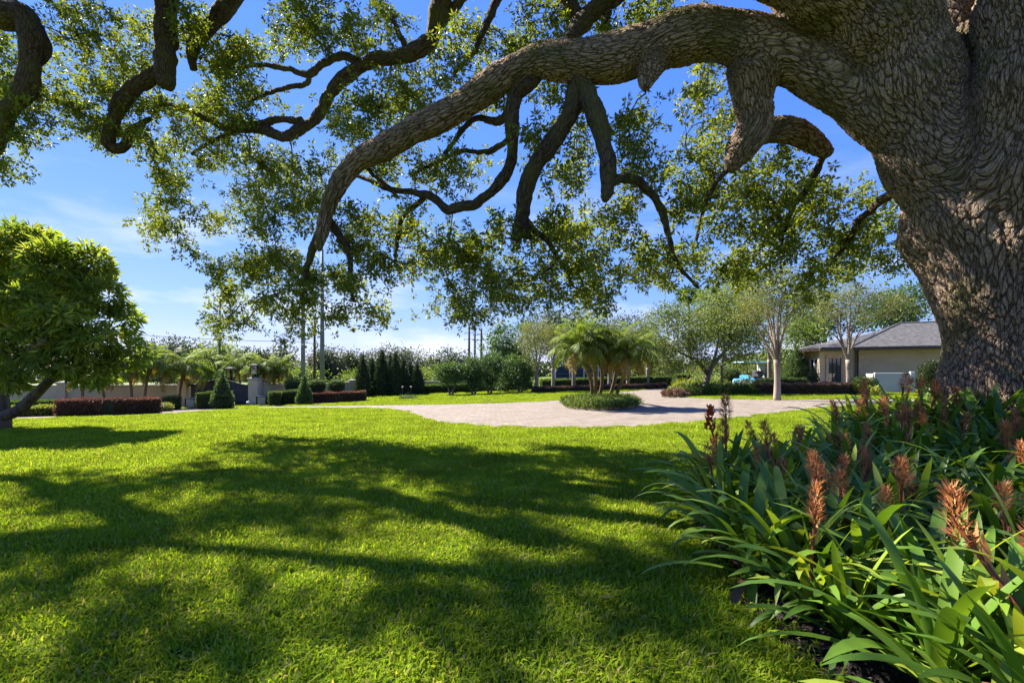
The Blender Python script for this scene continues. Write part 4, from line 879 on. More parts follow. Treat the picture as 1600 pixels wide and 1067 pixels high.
def gate_leaf(pa, pb, ta, tb, label):
    (xa, ya), (xb, yb) = pa, pb; root = empty('gate_leaf', (xa, ya, gzf(xa, ya))); tag(root, label, 'gate', 'leaves of the driveway gate')
    n = 12; z0 = max(gzf(xa, ya), gzf(xb, yb))+.03
    def topz(t): return ta+(tb-ta)*(.5-.5*math.cos(PI*t))
    for k in range(n):
        t0, t1 = k/n+.004, (k+1)/n-.004; q = [(xa+(xb-xa)*t, ya+(yb-ya)*t) for t in (t0, t1)]; h0, h1 = topz(t0), topz(t1); e = .025
        vs = [(q[0][0], q[0][1]-e, z0), (q[1][0], q[1][1]-e, z0), (q[1][0], q[1][1]+e, z0), (q[0][0], q[0][1]+e, z0), (q[0][0], q[0][1]-e, h0), (q[1][0], q[1][1]-e, h1), (q[1][0], q[1][1]+e, h1), (q[0][0], q[0][1]+e, h0)]
        rel(MB().add(vs, [(3, 2, 1, 0), (4, 5, 6, 7), (0, 1, 5, 4), (1, 2, 6, 5), (2, 3, 7, 6), (3, 0, 4, 7)]).build('board', M['gate_iron']), root)
    pts = [(xa+(xb-xa)*k/16, ya+(yb-ya)*k/16-.03, topz(k/16)) for k in range(17)]
    rel(MB().tube(pts, .04, 6).build('top_rail', M['black_iron']), root)
    rel(MB().tube([(xa, ya-.04, z0+.15), (xb, yb-.04, z0+.15)], .035, 6).build('bottom_rail', M['black_iron']), root)
    for h in (.35, 1.35):
        rel(MB().box((xa, ya-.06, z0+h), (.16, .1, .12)).build('hinge', M['black_iron']), root)
gm = xy(344, gY-.05)
gate_leaf(xy(298.5, gY-.05), gm, zt(601, gY), zt(593, gY), 'dark plum boarded gate leaf hung on the pillar next to the wall run')
gate_leaf(xy(390, gY-.05), (gm[0]+.03, gm[1]), zt(602, gY), zt(593, gY), 'dark plum boarded gate leaf hung on the lantern pillar')
# keypad / planter boxes beside the gate
def crate(px, label):
    x, y = xy(px, gY-1.2); z = gzf(x, y); r = empty('utility_box', (x, y, z)); tag(r, label, 'box', 'grey boxes beside the gate')
    rel(bevelled(MB().box((x, y, z+.28), (.5, .4, .58)).build('body', M['wall_cap']), .03), r); rel(bevelled(MB().box((x, y, z+.6), (.58, .48, .08)).build('lid', M['steel_pole']), .02), r)
    for i in (-1, 1): rel(MB().box((x+i*.33, y, z+.3), (.06, .3, .62)).build('bracket', M['black_iron']), r)
crate(300, 'grey utility box with black brackets against the gate pillar by the wall'); crate(411, 'grey utility box with black brackets against the lantern pillar')
# low spotlight in front of gate
sx, sy = xy(388, gY-1.4); s_ = empty('garden_spotlight', (sx, sy, gzf(sx, sy))); tag(s_, 'small white garden spotlight on a stake before the gate', 'spotlight')
rel(MB().tube([(sx, sy, gzf(sx, sy)-.05), (sx, sy, gzf(sx, sy)+.2)], .015, 6).build('stake', M['black_iron']), s_); rel(MB().tube([(sx-.1, sy, gzf(sx, sy)+.24), (sx+.08, sy-.03, gzf(sx, sy)+.28)], [.06, .08], 10).build('lamp_head', M['white_paint']), s_)

# ------------------------------------------------------------------ clipped hedges and topiary
def gp(px, py): return G(px, py)
HG = 'clipped shrubs along the garden borders'
box_hedge('hedge', 'long clipped hedge of reddish purple leaves in front of the beige wall', [gp(96, 650.5), gp(170, 649), gp(246, 646)], .75, .72, M['red_leaf'], 1500, .055, .035, HG)
box_hedge('hedge', 'low bright green hedge between mango trunk and red hedge', [gp(15, 652), gp(88, 650)], .8, .42, M['lime_leaf'], 900, .08, .045, HG)
box_hedge('hedge', 'dark green low hedge at the foot of the beige wall', [xy(10, 27), xy(120, 27.5)], .8, .75, M['box_leaf'], 700, .07, .045, HG)
lathe_hedge('shrub', 'small rounded green shrub at the end of the red hedge', *gp(256, 643), [(0, .3), (.2, .42), (.38, .36), (.48, .15)], M['lime_leaf'], 900, .06, .035, HG, 'shrub')
x_, y_ = gp(266, 640.5)
box_hedge('hedge', 'cube-shaped clipped dark green shrub beside the gate pillar', [(x_-.35, y_), (x_+.4, y_)], .75, .78, M['box_leaf'], 1000, .06, .035, HG)
x_, y_ = gp(321, 639); box_hedge('hedge', 'square clipped green shrub right against the cone in front of the gate', [(x_-.3, y_), (x_+.45, y_)], .8, .98, M['box_leaf'], 1100, .055, .032, HG)
x_, y_ = gp(347, 638.6); lathe_hedge('topiary_cone', 'leafy green cone shrub standing in front of the dark gate', x_, y_, [(0, .46), (.3, .54), (.7, .48), (1.2, .3), (1.6, .16), (1.95, .06), (2.2, .02)], M['cone_leaf'], 700, .12, .06, HG)
x_, y_ = gp(429.5, 634); lathe_hedge('topiary_drum', 'drum-shaped clipped green shrub at the driveway mouth', x_, y_, [(0, .30), (.3, .34), (.85, .37), (.93, .33)], M['box_leaf'], 1300, .05, .03, HG)
x_, y_ = gp(475.5, 632.5); lathe_hedge('topiary_cone', 'leafy green cone shrub before the purple hedge across the drive', x_, y_, [(0, .36), (.3, .43), (.7, .37), (1.2, .2), (1.6, .1), (1.85, .03)], M['cone_leaf'], 700, .11, .055, HG)
box_hedge('hedge', 'clipped hedge with purple-red top leaves beside the driveway lawn', [gp(492, 629.5), gp(530, 628.5), gp(571, 626.8)], .9, .68, M['red_leaf'], 1300, .055, .035, HG)
box_hedge('hedge', 'low yellow-green hedge between drum shrub and cone', [gp(439, 630.5), gp(470, 630.2)], .8, .5, M['lime_leaf'], 1000, .06, .035, HG)
box_hedge('hedge', 'thin dark hedge behind the yellow-green hedge', [xy(436, 29.5), xy(480, 29.8)], .6, .9, M['box_leaf'], 900, .06, .035, HG)
for px, lab in ((460, 'clipped ball shrub behind the cone, closest to the gate of three'), (495.5, 'clipped ball shrub in the middle of three before the wall'), (525.5, 'clipped ball shrub closest to the cypresses of three')):
    x_, y_ = xy(px, 31.5); z_ = zt(612, 31.5)-gzf(x_, y_)
    r_ = lathe_hedge('topiary_ball', lab, x_, y_, [(0, .35), (.2, .5), (.55, .55), (.75, .45), (.85, .25)], M['box_leaf'], 1000, .06, .035, HG, z0=z_)
    st = MB()
    for k in range(4): st.tube([(x_+.06*k-.1, y_, gzf(x_, y_)-.05), (x_+.12*k-.2, y_+.03*k, gzf(x_, y_)+z_+.2)], .025, 6)
    rel(st.build('stems', M['bark_grey'], smooth=True), r_)
CY = 'tall cypresses before the boundary wall'
for px, top, Y, w, lab in ((567, 556, 37, 10, 'dark narrow cypress at the gate end of the row'), (582, 562, 38.5, 10, 'short dull cypress beside the end one'), (597, 548, 38, 11, 'pointed dark cypress, tallest of the row'), (610, 556, 39, 9, 'dark pointed cypress close beside the tallest'),
                           (618, 552, 38, 9, 'slim dark cypress in the middle of the row'), (630, 562, 38.5, 9, 'dark cypress with a slanting tip'), (640, 566, 39.5, 9, 'low cypress near the hedge end of the row'), (652, 568, 39, 9, 'brownish open cypress at the hedge end')):
    x_, y_ = xy(px, Y); h = zt(top, Y)-gzf(x_, y_); w_ = w/FPX*Y*1.05
    lathe_hedge('cypress', lab, x_, y_, [(0, w_*.7), (h*.12, w_), (h*.4, w_*.92), (h*.7, w_*.55), (h*.9, w_*.2), (h, .03)], M['cypress_leaf'], 420, .2, .06, CY, 'cypress', up=1.2)
box_hedge('hedge', 'long low dark green hedge with light top between cypresses and citrus trees', [xy(660, 40), xy(740, 41), xy(830, 42)], 1.0, .75, M['box_leaf'], 420, .09, .055, HG)
# flowering tuft bed with two marker stakes on the far lawn
x_, y_ = gp(638, 623.5)
lathe_hedge('flower_clump', 'small pale flowering clump on the lawn before the cypresses', x_, y_, [(0, .6), (.1, .62), (.22, .5), (.3, .2)], M['cover_leaf'], 500, .12, .03, HG, 'flowers')
for px, lab in ((629, 'thin dark garden stake with white head, gate side of the flower clump'), (642, 'thin dark garden stake with white head, citrus side of the flower clump')):
    x_, y_ = gp(px, 620); z_ = gzf(x_, y_); r_ = empty('garden_stake', (x_, y_, z_)); tag(r_, lab, 'stake', 'garden stakes'); 
    rel(MB().tube([(x_, y_, z_-.05), (x_, y_, z_+.75)], .025, 6).build('post', M['black_iron']), r_); rel(MB().tube([(x_, y_, z_+.72), (x_, y_, z_+.84)], [.05, .07], 8).build('lamp_cap', M['white_paint']), r_)

# ------------------------------------------------------------------ palms
def frond_mesh(L, arch, nl, ll, droop, seed, rise=.9):
    g = np.random.default_rng(seed); seg = 14; p = np.zeros(3); an = rise; pts = [p]; dirs_ = []
    for i in range(seg):
        d_ = np.array([math.cos(an), 0, math.sin(an)]); dirs_.append(d_); p = p+d_*L/seg; pts.append(p); an -= arch*(.4+1.2*i/seg)/seg
    pts = np.array(pts); dirs_.append(dirs_[-1]); dirs_ = np.array(dirs_)
    mb = MB().tube(pts, np.linspace(.018, .004, seg+1), 4); rn = [.8]*mb.n
    t = np.linspace(.14, 1, nl); ix = t*seg; k = np.minimum(ix.astype(int), seg-1); f = (ix-k)[:, None]; base = pts[k]*(1-f)+pts[k+1]*f; d_ = dirs_[k]
    P0 = []; D0 = []
    for s in (-1, 1):
        dd = d_*.55+np.array([0, s*1.0, 0])+np.stack([np.zeros(nl), np.zeros(nl), -droop*np.ones(nl)], 1)+g.normal(0, .12, (nl, 3)); P0.append(base); D0.append(unit(dd))
    P0 = np.concatenate(P0); D0 = np.concatenate(D0); tt = np.concatenate([t, t]); l = ll*(.5+.7*np.sin(PI*np.clip(tt*.85+.1, 0, 1)))*g.uniform(.85, 1.1, len(tt)); w = ll*.05
    vb = []
    for a, d__, l_ in zip(P0, D0, l):
        sd = unit(np.cross(d__, [0, 0, 1.0])+1e-6)*w; m_ = a+d__*l_*.5+np.array([0, 0, -l_*.06]); e = a+d__*l_+np.array([0, 0, -l_*.32*droop-l_*.1])
        mb.add([a-sd*.5, a+sd*.5, m_+sd, m_-sd, e], [(0, 1, 2, 3), (3, 2, 4)]); rn += [g.random()*.7]*5
    me_ = mb.mesh('frond'); at_ = me_.attributes.new('rnd', 'FLOAT', 'POINT'); at_.data.foreach_set('value', np.array(rn, np.float32)); return me_
FR = [frond_mesh(1.35, 1.9, 34, .30, .45, 1), frond_mesh(1.3, 2.3, 34, .30, .6, 2), frond_mesh(1.2, 2.6, 32, .28, .8, 3), frond_mesh(1.25, 1.4, 32, .28, .3, 4)]
FRO = [m_.copy() for m_ in FR[1:3]]
for m_ in FR: m_.materials.append(M['palm_leaf'])
for m_ in FRO: m_.materials.append(M['old_palm_leaf'])
def palm(label, base, top, r, nfr, sc, group, seed, old=3):
    g = np.random.default_rng(seed); x, y = base; z = gzf(x, y); root = empty('date_palm', (x, y, z)); tag(root, label, 'palm', group)
    top = np.array(top, float); b = np.array([x, y, z-.1]); mid = b*.5+top*.5+np.array([(top[0]-b[0])*-.12, 0, 0])
    p, rr = spline([b, mid, top], [r*1.1, r, r*1.15], .09); rr = rr*(1+.13*(np.arange(len(rr)) % 2)); rel(MB().tube(p, rr, 10).build('trunk', M['bark_palm'], smooth=True), root)
    p2, r2 = spline([top-np.array([0, 0, .45*sc]), top-np.array([0, 0, .1]), top+np.array([0, 0, .12])], [r*1.2, r*1.9, r*.8], .05); rel(MB().tube(p2, r2*(1+.12*(np.arange(len(r2)) % 2)), 10).build('crown_shaft', M['bark_palm']), root)
    for k in range(nfr):
        t = k/nfr; an = k*2.399+g.normal(0, .12); isold = k >= nfr-old
        o = bpy.data.objects.new('frond', FRO[k % 2] if isold else (FR[3] if t < .2 else FR[g.integers(0, 2)] if t < .7 else FR[2])); COL.objects.link(o); o.parent = root
        o.location = top-np.array([x, y, z])+np.array([math.cos(an)*r*.6, math.sin(an)*r*.6, .05-.12*t]); pit = .55-t*1.45+g.normal(0, .08); s_ = sc*g.uniform(.88, 1.1)
        o.rotation_euler = Euler((0, -pit, an), 'XYZ'); o.scale = (s_,)*3
    return root
iY = 20.0; IP = 'date palms on the planted island'
palm('multi-stemmed date palm leaning towards the gate on the island', G(926, 624), P(903, 549, 19.4), .085, 30, 1.12, IP, 1)
palm('taller straight-leaning date palm rising behind the leaning one on the island', G(930, 623), P(915, 528, 20), .09, 30, 1.1, IP, 2)
palm('upright slender date palm in the middle of the island', G(936, 622), P(937, 552, 20.6), .08, 24, 1.0, IP, 3)
palm('date palm leaning to the house, short crown, on the island', G(951, 623), P(966, 545, 20), .085, 28, 1.1, IP, 4)
palm('outermost house-side date palm of the island with yellowing fronds', G(958, 624), P(984, 555, 19.6), .08, 30, 1.12, IP, 5, 6)
def cover(name, label, poly, n, L, W, mat, hgt, parent_label=None):
    lo_, hi = np.min(poly, 0), np.max(poly, 0); x = rng.uniform(lo_[0], hi[0], n*2); y = rng.uniform(lo_[1], hi[1], n*2); k = inside(poly, x, y); x, y = x[k][:n], y[k][:n]
    tx, ty = np.round(x/.22)*.22+rng.normal(0, .03, len(x)), np.round(y/.22)*.22+rng.normal(0, .03, len(y))
    d = np.stack([rng.normal(0, .55, len(x)), rng.normal(0, .55, len(x)), rng.uniform(.5, 1.1, len(x))], 1); p = np.stack([tx, ty, gz(tx, ty)+rng.uniform(0, hgt, len(x))], 1)
    o = link(name, leaves(name, p, d, rng.uniform(.7, 1.3, len(x))*L, W, rng.random(len(x))), mat); tag(o, label, 'ground cover', kind='stuff'); return o
cover('island_ground_cover', 'low grassy ground cover round the palms', ISL, 9000, .30, .035, M['cover_leaf'], .18)
PG = 'feathery palms along the boundary wall'
for bx, by, tx, ty, Y, s_, lab in ((207, 636, 203, 585, 28, .95, 'small feathery palm with yellow lower fronds by the mango crown'), (224, 636, 234, 570, 28.5, 1.2, 'slim curved palm beside the wall pillar'), (278, 638, 287, 578, 29.3, 1.45, 'broad-crowned palm in front of the gate pillar'),
                                   (409, 633, 412, 580, 31.5, 1.2, 'leafy palm just behind the lantern pillar'), (420, 630, 434, 580, 32, 1.2, 'leaning palm over the wall next to the clipped balls'), (130, 640, 128, 590, 28, .9, 'small palm below the mango crown'), (165, 640, 158, 592, 28, .9, 'little leaning palm between mango and wall'),
                                   (378, 625, 372, 575, 34, 1.3, 'palm showing between the two lanterns')):
    palm(lab, xy(bx, Y), P(tx, ty, Y), .07, 30, s_, PG, int(bx), 4)

# ------------------------------------------------------------------ citrus, myrtles, privet, far trees
CT = 'citrus trees along the far lawn'
def cit(px, base_py, Y, bl, lab, n=26, L=.16):
    b = xy(px, Y); tree('citrus_tree', lab, b, [blob(*q[:2], Y+q[4], q[2], q[3]) for q in bl], M['citrus_leaf'], M['bark_grey'], per=60, nclump=n, L=L, W=.075, sig=.22, droop=.2, trunk_r=.11, group=CT,
        trunk=[([(b[0]-.1, b[1], gzf(*b)-.1), (b[0]-.25, b[1], gzf(*b)+.5), (b[0]-.5, b[1], gzf(*b)+1.2)], [.1, .08, .05]), ([(b[0]+.05, b[1], gzf(*b)-.1), (b[0]+.12, b[1], gzf(*b)+.5), (b[0]+.4, b[1], gzf(*b)+1.3)], [.1, .08, .05])])
cit(706, 613, 36, [(700, 583, 16, 12, 0), (712, 582, 12, 12, .4), (704, 592, 12, 8, -.3)], 'low round-headed citrus tree next to the long hedge')
cit(741, 613, 36, [(738, 575, 13, 14, 0), (744, 592, 11, 12, 0), (736, 590, 9, 10, -.3)], 'upright citrus tree between the round one and the dark one')
cit(766, 611, 37, [(765, 578, 14, 20, 0), (768, 595, 10, 10, 0), (772, 565, 11, 11, .3)], 'darkest column-shaped citrus tree')
cit(792, 609, 39, [(790, 595, 18, 12, 0), (796, 575, 15, 14, .5)], 'bushy light citrus shrub-tree behind the dark ones', L=.2)
cit(814, 610, 36.5, [(810, 578, 15, 16, 0), (818, 588, 12, 14, 0), (806, 565, 11, 10, .4)], 'citrus tree nearest the row of crape myrtles')
MT = 'crape myrtles with pale smooth stems'
def myrtle(px, Y, foot, fork, stems, bl, lab, r=.12, n=30, per=50, L=.09, group=MT):
    x, y = xy(px, Y); z = gzf(x, y); zf = zt(fork, Y); tr = [([(x, y, z-.1), (x+.02, y, (z+zf)/2), (x, y, zf)], [r*1.25, r, r*1.05])]
    for (sx_, sy_, sd) in stems:
        t = P(sx_, sy_, Y+sd); m_ = (np.array([x, y, zf])*.5+np.array(t)*.5)+np.array([-(t.x-x)*.12, 0, .1])+rng.normal(0, .09, 3); tr.append(([(x, y, zf-.15), tuple(m_), tuple(t)], [r*.42, r*.3, r*.1]))
    tree('crape_myrtle', lab, (x, y), [blob(a, b, Y+d_, c, e) for a, b, c, e, d_ in bl], M['myrtle_leaf'], M['bark_myrtle'], per=per, nclump=n, L=L, W=.045, sig=.24, droop=.1, trunk=tr, group=group, twig_r=.014)
myrtle(1214, 22.5, 617, 562, [(1168, 478, .6), (1178, 490, -.5), (1195, 470, .3), (1205, 460, -.6), (1215, 455, .5), (1224, 450, -.3), (1236, 465, .6), (1246, 470, -.5), (1186, 455, 1), (1228, 440, 1)],
       [(1180, 470, 30, 28, 0), (1215, 455, 35, 35, .3), (1245, 470, 25, 30, -.2), (1200, 430, 30, 20, .2), (1165, 490, 18, 18, 0)], 'large pale-stemmed crape myrtle standing alone at the edge of the purple hedge', .14, 40, 50)
myrtle(1326, 25, 600, 562, [(1290, 512, .4), (1305, 490, -.4), (1318, 470, .3), (1330, 465, -.4), (1342, 480, .3), (1356, 500, -.3), (1370, 500, .4), (1312, 480, .8)],
       [(1310, 478, 28, 22, 0), (1345, 478, 30, 24, .3), (1380, 478, 28, 22, -.2), (1330, 455, 30, 20, .2), (1410, 485, 18, 14, 0)], 'crape myrtle growing in front of the house door', .14, 36, 50)
myrtle(1202, 31, 600, 562, [(1185, 510, 0), (1200, 500, .4), (1215, 505, -.3)], [(1195, 500, 20, 25, 0), (1212, 490, 18, 20, .3)], 'slim pale crape myrtle behind the large lone one', .13, 24)
myrtle(838, 37, 607, 585, [(825, 530, .3), (833, 520, -.3), (842, 518, .3), (852, 525, -.3), (860, 535, .3)], [(832, 535, 22, 22, 0), (852, 530, 22, 25, .3), (842, 515, 25, 14, -.3), (835, 560, 16, 12, 0)], 'vase-shaped olive crape myrtle next to the citrus trees', .17, 36, 44, .12)
for k, (px, lab) in enumerate(((864, 'second crape myrtle from the citrus trees in the hedge row'), (896, 'third crape myrtle from the citrus trees in the hedge row'), (952, 'crape myrtle stem seen between the island palms'), (981, 'crape myrtle behind the house-side island palm'), (1012, 'crape myrtle at the drive end of the hedge row'))):
    Y = 38+k*.4; myrtle(px, Y, 604, 575, [(px-12, 540, .3), (px-4, 530, -.3), (px+5, 530, .3), (px+13, 538, -.3)], [(px-6, 535, 16, 18, 0), (px+9, 535, 15, 18, .3), (px, 520, 17, 10, 0)], lab, .15, 26, 40, .13)
box_hedge('hedge', 'dark upper hedge under the row of crape myrtles', [xy(845, 39.2), xy(950, 40), xy(1048, 40)], 1.0, .95, M['box_leaf'], 420, .09, .055, HG)
box_hedge('hedge', 'low dull purple hedge edging the far lawn under the crape myrtles', [xy(832, 36.2), xy(950, 36.8), xy(1040, 37.2)], .7, .42, M['plum_leaf'], 700, .08, .045, HG)
# court screen behind
cs = empty('court_fence', (*xy(960, 47), gzf(*xy(960, 47)))); tag(cs, 'dark navy windscreen fence with pale posts behind the crape myrtles', 'fence')
f0, f1 = np.array(xy(868, 47)), np.array(xy(1068, 47)); nP = 9; frz = math.atan2(f1[1]-f0[1], f1[0]-f0[0])
for k in range(nP):
    a_, b_ = f0+(f1-f0)*k/nP, f0+(f1-f0)*(k+1)/nP; m_ = (a_+b_)/2; z_ = gzf(*m_); l = np.linalg.norm(b_-a_)
    rel(MB().box((m_[0], m_[1], z_+1.0), (l-.06, .03, 2.1), frz).build('screen_panel', M['screen_navy']), cs)
    rel(MB().tube([(a_[0], a_[1], z_-.1), (a_[0], a_[1], z_+2.35)], .05, 8).build('post', M['white_paint']), cs)
rel(MB().tube([(f0[0], f0[1], gzf(*f0)+2.3), (f1[0], f1[1], gzf(*f1)+2.3)], .03, 6).build('top_rail', M['steel_pole']), cs)
rel(MB().tube([(f0[0], f0[1]-.05, gzf(*f0)+1.35), (f1[0], f1[1]-.05, gzf(*f1)+1.35)], .025, 6).build('middle_rail', M['steel_pole']), cs)
# spreading privet
lx_, ly_ = xy(1100, 29)
z_ = gzf(lx_, ly_)
tree('privet_tree', 'wide spreading privet tree with dark leaning trunk behind the drive', (lx_, ly_), [blob(1045, 520, 29, 35, 40), blob(1090, 500, 29.5, 45, 35), blob(1140, 490, 29.5, 45, 40), blob(1060, 555, 28.5, 40, 25), blob(1120, 535, 28.5, 50, 30), blob(1165, 525, 29.5, 30, 40), blob(1020, 545, 29, 22, 28), blob(1085, 575, 29.5, 25, 12)], M['privet_leaf'], M['bark_grey'],
     per=60, nclump=46, L=.15, W=.075, sig=.3, trunk=[([(lx_, ly_, z_-.1), P(1108, 580, 29), P(1118, 565, 29), P(1140, 540, 29)], [.2, .17, .13, .06]), ([P(1106, 585, 29), P(1090, 565, 29), P(1060, 550, 29)], [.14, .1, .05]), ([P(1112, 575, 29), P(1120, 545, 29), P(1125, 510, 29)], [.12, .08, .04])])
BGT = 'trees behind the garden'
for i, (px, Y, bl, mt, lab, L) in enumerate([
    (1130, 44, [(1120, 470, 35, 20), (1150, 465, 30, 30), (1165, 500, 30, 40), (1110, 500, 40, 30)], 'bright_leaf', 'tall light green tree behind the privet', .3),
    (1240, 38, [(1235, 540, 30, 30), (1260, 510, 30, 25), (1215, 565, 25, 20), (1270, 535, 25, 20)], 'bright_leaf', 'yellow-green tree filling the gap beside the house', .22),
    (1290, 42, [(1280, 490, 30, 30), (1310, 505, 30, 20), (1260, 480, 25, 30)], 'grey_leaf', 'grey-green tree over the entry roof', .25),
    (1400, 44, [(1395, 480, 30, 24), (1370, 495, 30, 18), (1420, 470, 25, 24)], 'citrus_leaf', 'deep green tree rising behind the house ridge', .28),
    (1150, 37, [(1160, 582, 40, 18), (1200, 585, 30, 18), (1110, 585, 30, 15), (1225, 590, 25, 16)], 'privet_leaf', 'low loose bushes behind the golf cart', .18),
    (985, 55, [(970, 515, 35, 16), (1005, 512, 30, 14), (940, 520, 30, 16)], 'grey_leaf', 'pale grey-green tree showing above the island palms', .25),
    (905, 52, [(890, 505, 40, 18), (850, 508, 30, 18), (930, 515, 28, 16), (880, 540, 40, 25)], 'dark_leaf', 'dark tall tree behind the first crape myrtles', .3),
    (800, 50, [(795, 535, 25, 22), (775, 545, 20, 20), (820, 530, 20, 20), (800, 570, 35, 25)], 'citrus_leaf', 'bushy green tree behind the citrus trees', .3),
    (700, 75, [(700, 565, 24, 16), (682, 578, 22, 14), (715, 572, 20, 16), (700, 590, 35, 14)], 'dark_leaf', 'rounded dark oak in the distance above the long hedge', .4),
    (620, 80, [(612, 560, 26, 14), (640, 565, 26, 14), (590, 570, 25, 18), (660, 578, 22, 14)], 'grey_leaf', 'grey-green distant tree behind the cypresses', .4),
    (545, 78, [(540, 575, 20, 18), (555, 570, 14, 14), (528, 582, 16, 14)], 'dark_leaf', 'dark distant tree clump beside the steel pole', .4),
    (505, 72, [(500, 572, 16, 18), (515, 565, 16, 16), (490, 585, 14, 14), (512, 590, 20, 12)], 'grey_leaf', 'slender distant tree behind the two poles', .38),
    (445, 70, [(440, 572, 10, 22), (452, 580, 12, 18), (430, 588, 14, 14)], 'dark_leaf', 'narrow dark distant tree beyond the leaning palm', .38),
    (400, 66, [(400, 562, 22, 12), (382, 572, 20, 14), (415, 574, 18, 12)], 'dark_leaf', 'round-topped distant tree above the lanterns', .38),
    (335, 46, [(335, 565, 28, 22), (315, 575, 24, 20), (350, 560, 18, 18), (330, 590, 30, 12)], 'bright_leaf', 'loose olive tree just beyond the gate', .26),
    (262, 55, [(260, 548, 28, 16), (240, 560, 24, 20), (285, 562, 24, 18), (262, 580, 34, 16)], 'grey_leaf', 'brownish grey tree beyond the wall next to the mango', .32),
    (300, 58, [(305, 552, 18, 14), (290, 575, 26, 16)], 'dark_leaf', 'dark tree behind the broad-crowned palm', .34),
    (180, 52, [(170, 560, 40, 20), (120, 565, 40, 25), (60, 560, 45, 28)], 'grey_leaf', 'grey-green tree line behind the mango tree', .34),
    (20, 50, [(0, 570, 60, 25), (-60, 560, 60, 30)], 'dark_leaf', 'dark tree beyond the wall behind the mango trunk', .36),
    (760, 70, [(760, 580, 25, 14), (735, 585, 20, 12), (790, 585, 20, 12)], 'grey_leaf', 'hazy distant tree below the transmission poles', .4),
    (575, 66, [(575, 590, 18, 10), (555, 595, 18, 10)], 'bright_leaf', 'light green bush beyond the boundary wall', .3),
    (470, 60, [(478, 590, 20, 12), (460, 592, 14, 10)], 'bright_leaf', 'light green bush behind the wood pole foot', .3),
    (680, 55, [(668, 590, 16, 8), (690, 588, 14, 9)], 'bright_leaf', 'small light bush behind the hedge end', .26),
    (1030, 44, [(1030, 560, 30, 20), (1010, 575, 26, 14), (1050, 578, 20, 12)], 'privet_leaf', 'olive bush in front of the court fence end', .22),
    (1500, 48, [(1480, 470, 40, 30), (1540, 460, 50, 40), (1600, 450, 50, 50)], 'citrus_leaf', 'green tree behind the house, beyond the oak trunk', .3)]):
    tree('garden_tree' if Y < 50 else 'distant_tree', lab, xy(px, Y), [blob(a, b, Y+rng.uniform(-1, 1), c, e) for a, b, c, e in bl], M[mt], M['bark_grey'], per=55, nclump=30, L=L, W=L*.5, sig=.0095*Y, trunk_r=.2, group=BGT, twig_r=.04)
# continuous belt of woodland far behind, reads as one mass
n = 26000; bx = rng.uniform(-190, 190, n); by = 125+rng.uniform(0, 14, n); hh = 4.2+1.6*np.sin(bx*.11)+1.2*np.sin(bx*.27+1)+.8*np.sin(bx*.6); bz = rng.random(n)**.7*hh-1
wb = link('far_wood', leaves('far_wood', np.stack([bx, by, bz+gz(bx, by)], 1), rng.normal(0, 1, (n, 3))+np.array([0, -.3, .3]), rng.uniform(.9, 1.6, n), rng.uniform(.5, .9, n), rng.random(n)), M['dark_leaf']); tag(wb, 'distant belt of woodland along the horizon', 'woodland', kind='stuff')
# tall fan palm far away
fp = empty('fan_palm', (*xy(1076, 60), gzf(*xy(1076, 60)))); tag(fp, 'tall thin fan palm rising above the privet crown', 'palm')
tp = P(1075, 462, 60); rel(MB().tube([(*xy(1079, 60), -1), P(1078, 500, 60), tp], [.2, .16, .14], 8).build('trunk', M['bark_palm']), fp)
n = 900; d = unit(rng.normal(0, 1, (n, 3))+np.array([0, 0, .1])); pp = np.array(tp)+d*rng.uniform(.3, 1.2, (n, 1))*np.array([1, 1, .85]); d[:, 2] -= .4
fo = rel(link('crown', leaves('crown', pp, d, rng.uniform(.5, .9, n), .1, rng.random(n)), M['citrus_leaf']), fp); tag(fo, kind='stuff')

# ------------------------------------------------------------------ right-hand borders
box_hedge('hedge', 'long clipped plum-coloured hedge before the house', [gp(1182, 616), gp(1270, 616.3), gp(1355, 616.8)], .85, .62, M['plum_leaf'], 1500, .055, .035, HG)
box_hedge('hedge', 'clipped green hedge behind the plum hedge at the cone', [xy(1188, 29.5), xy(1268, 29.5)], .9, .78, M['box_leaf'], 900, .06, .035, HG)
x_, y_ = xy(1245, 31); h = zt(543, 31)-gzf(x_, y_)
lathe_hedge('topiary_cone', 'broad tall clipped cone shrub beside the house entry', x_, y_, [(0, .8), (h*.2, .92), (h*.5, .72), (h*.75, .42), (h*.92, .15), (h, .04)], M['cone_leaf'], 750, .09, .05, HG)
x_, y_ = xy(1270, 27.8); h = zt(573, 27.8)-gzf(x_, y_)
lathe_hedge('topiary_cone', 'small dark clipped cone shrub by the house corner', x_, y_, [(0, .32), (h*.3, .36), (h*.65, .27), (h*.9, .1), (h, .03)], M['cypress_leaf'], 1400, .05, .03, HG)
x_, y_ = xy(1192, 27.5); lathe_hedge('shrub', 'yellow-green rounded shrub at the start of the plum hedge', x_, y_, [(0, .4), (.3, .55), (.65, .5), (.85, .25)], M['lime_leaf'], 900, .07, .04, HG, 'shrub')
x_, y_ = xy(1143, 35); lathe_hedge('topiary_ball', 'round clipped green ball shrub beside the golf cart', x_, y_, [(0, .4), (.35, .6), (.8, .62), (1.1, .4), (1.2, .2)], M['box_leaf'], 700, .07, .04, HG, z0=.35)
x_, y_ = xy(1065, 33); box_hedge('hedge', 'square clipped green shrub at the bend of the drive', [(x_-.5, y_), (x_+.5, y_)], .9, 1.05, M['box_leaf'], 800, .07, .04, HG, z0=.15)
x_, y_ = xy(1348, 24.8); lathe_hedge('shrub', 'low green shrub under the crape myrtle by the house', x_, y_, [(0, .6), (.4, .68), (.8, .6), (.95, .3)], M['box_leaf'], 800, .07, .04, HG, 'shrub')
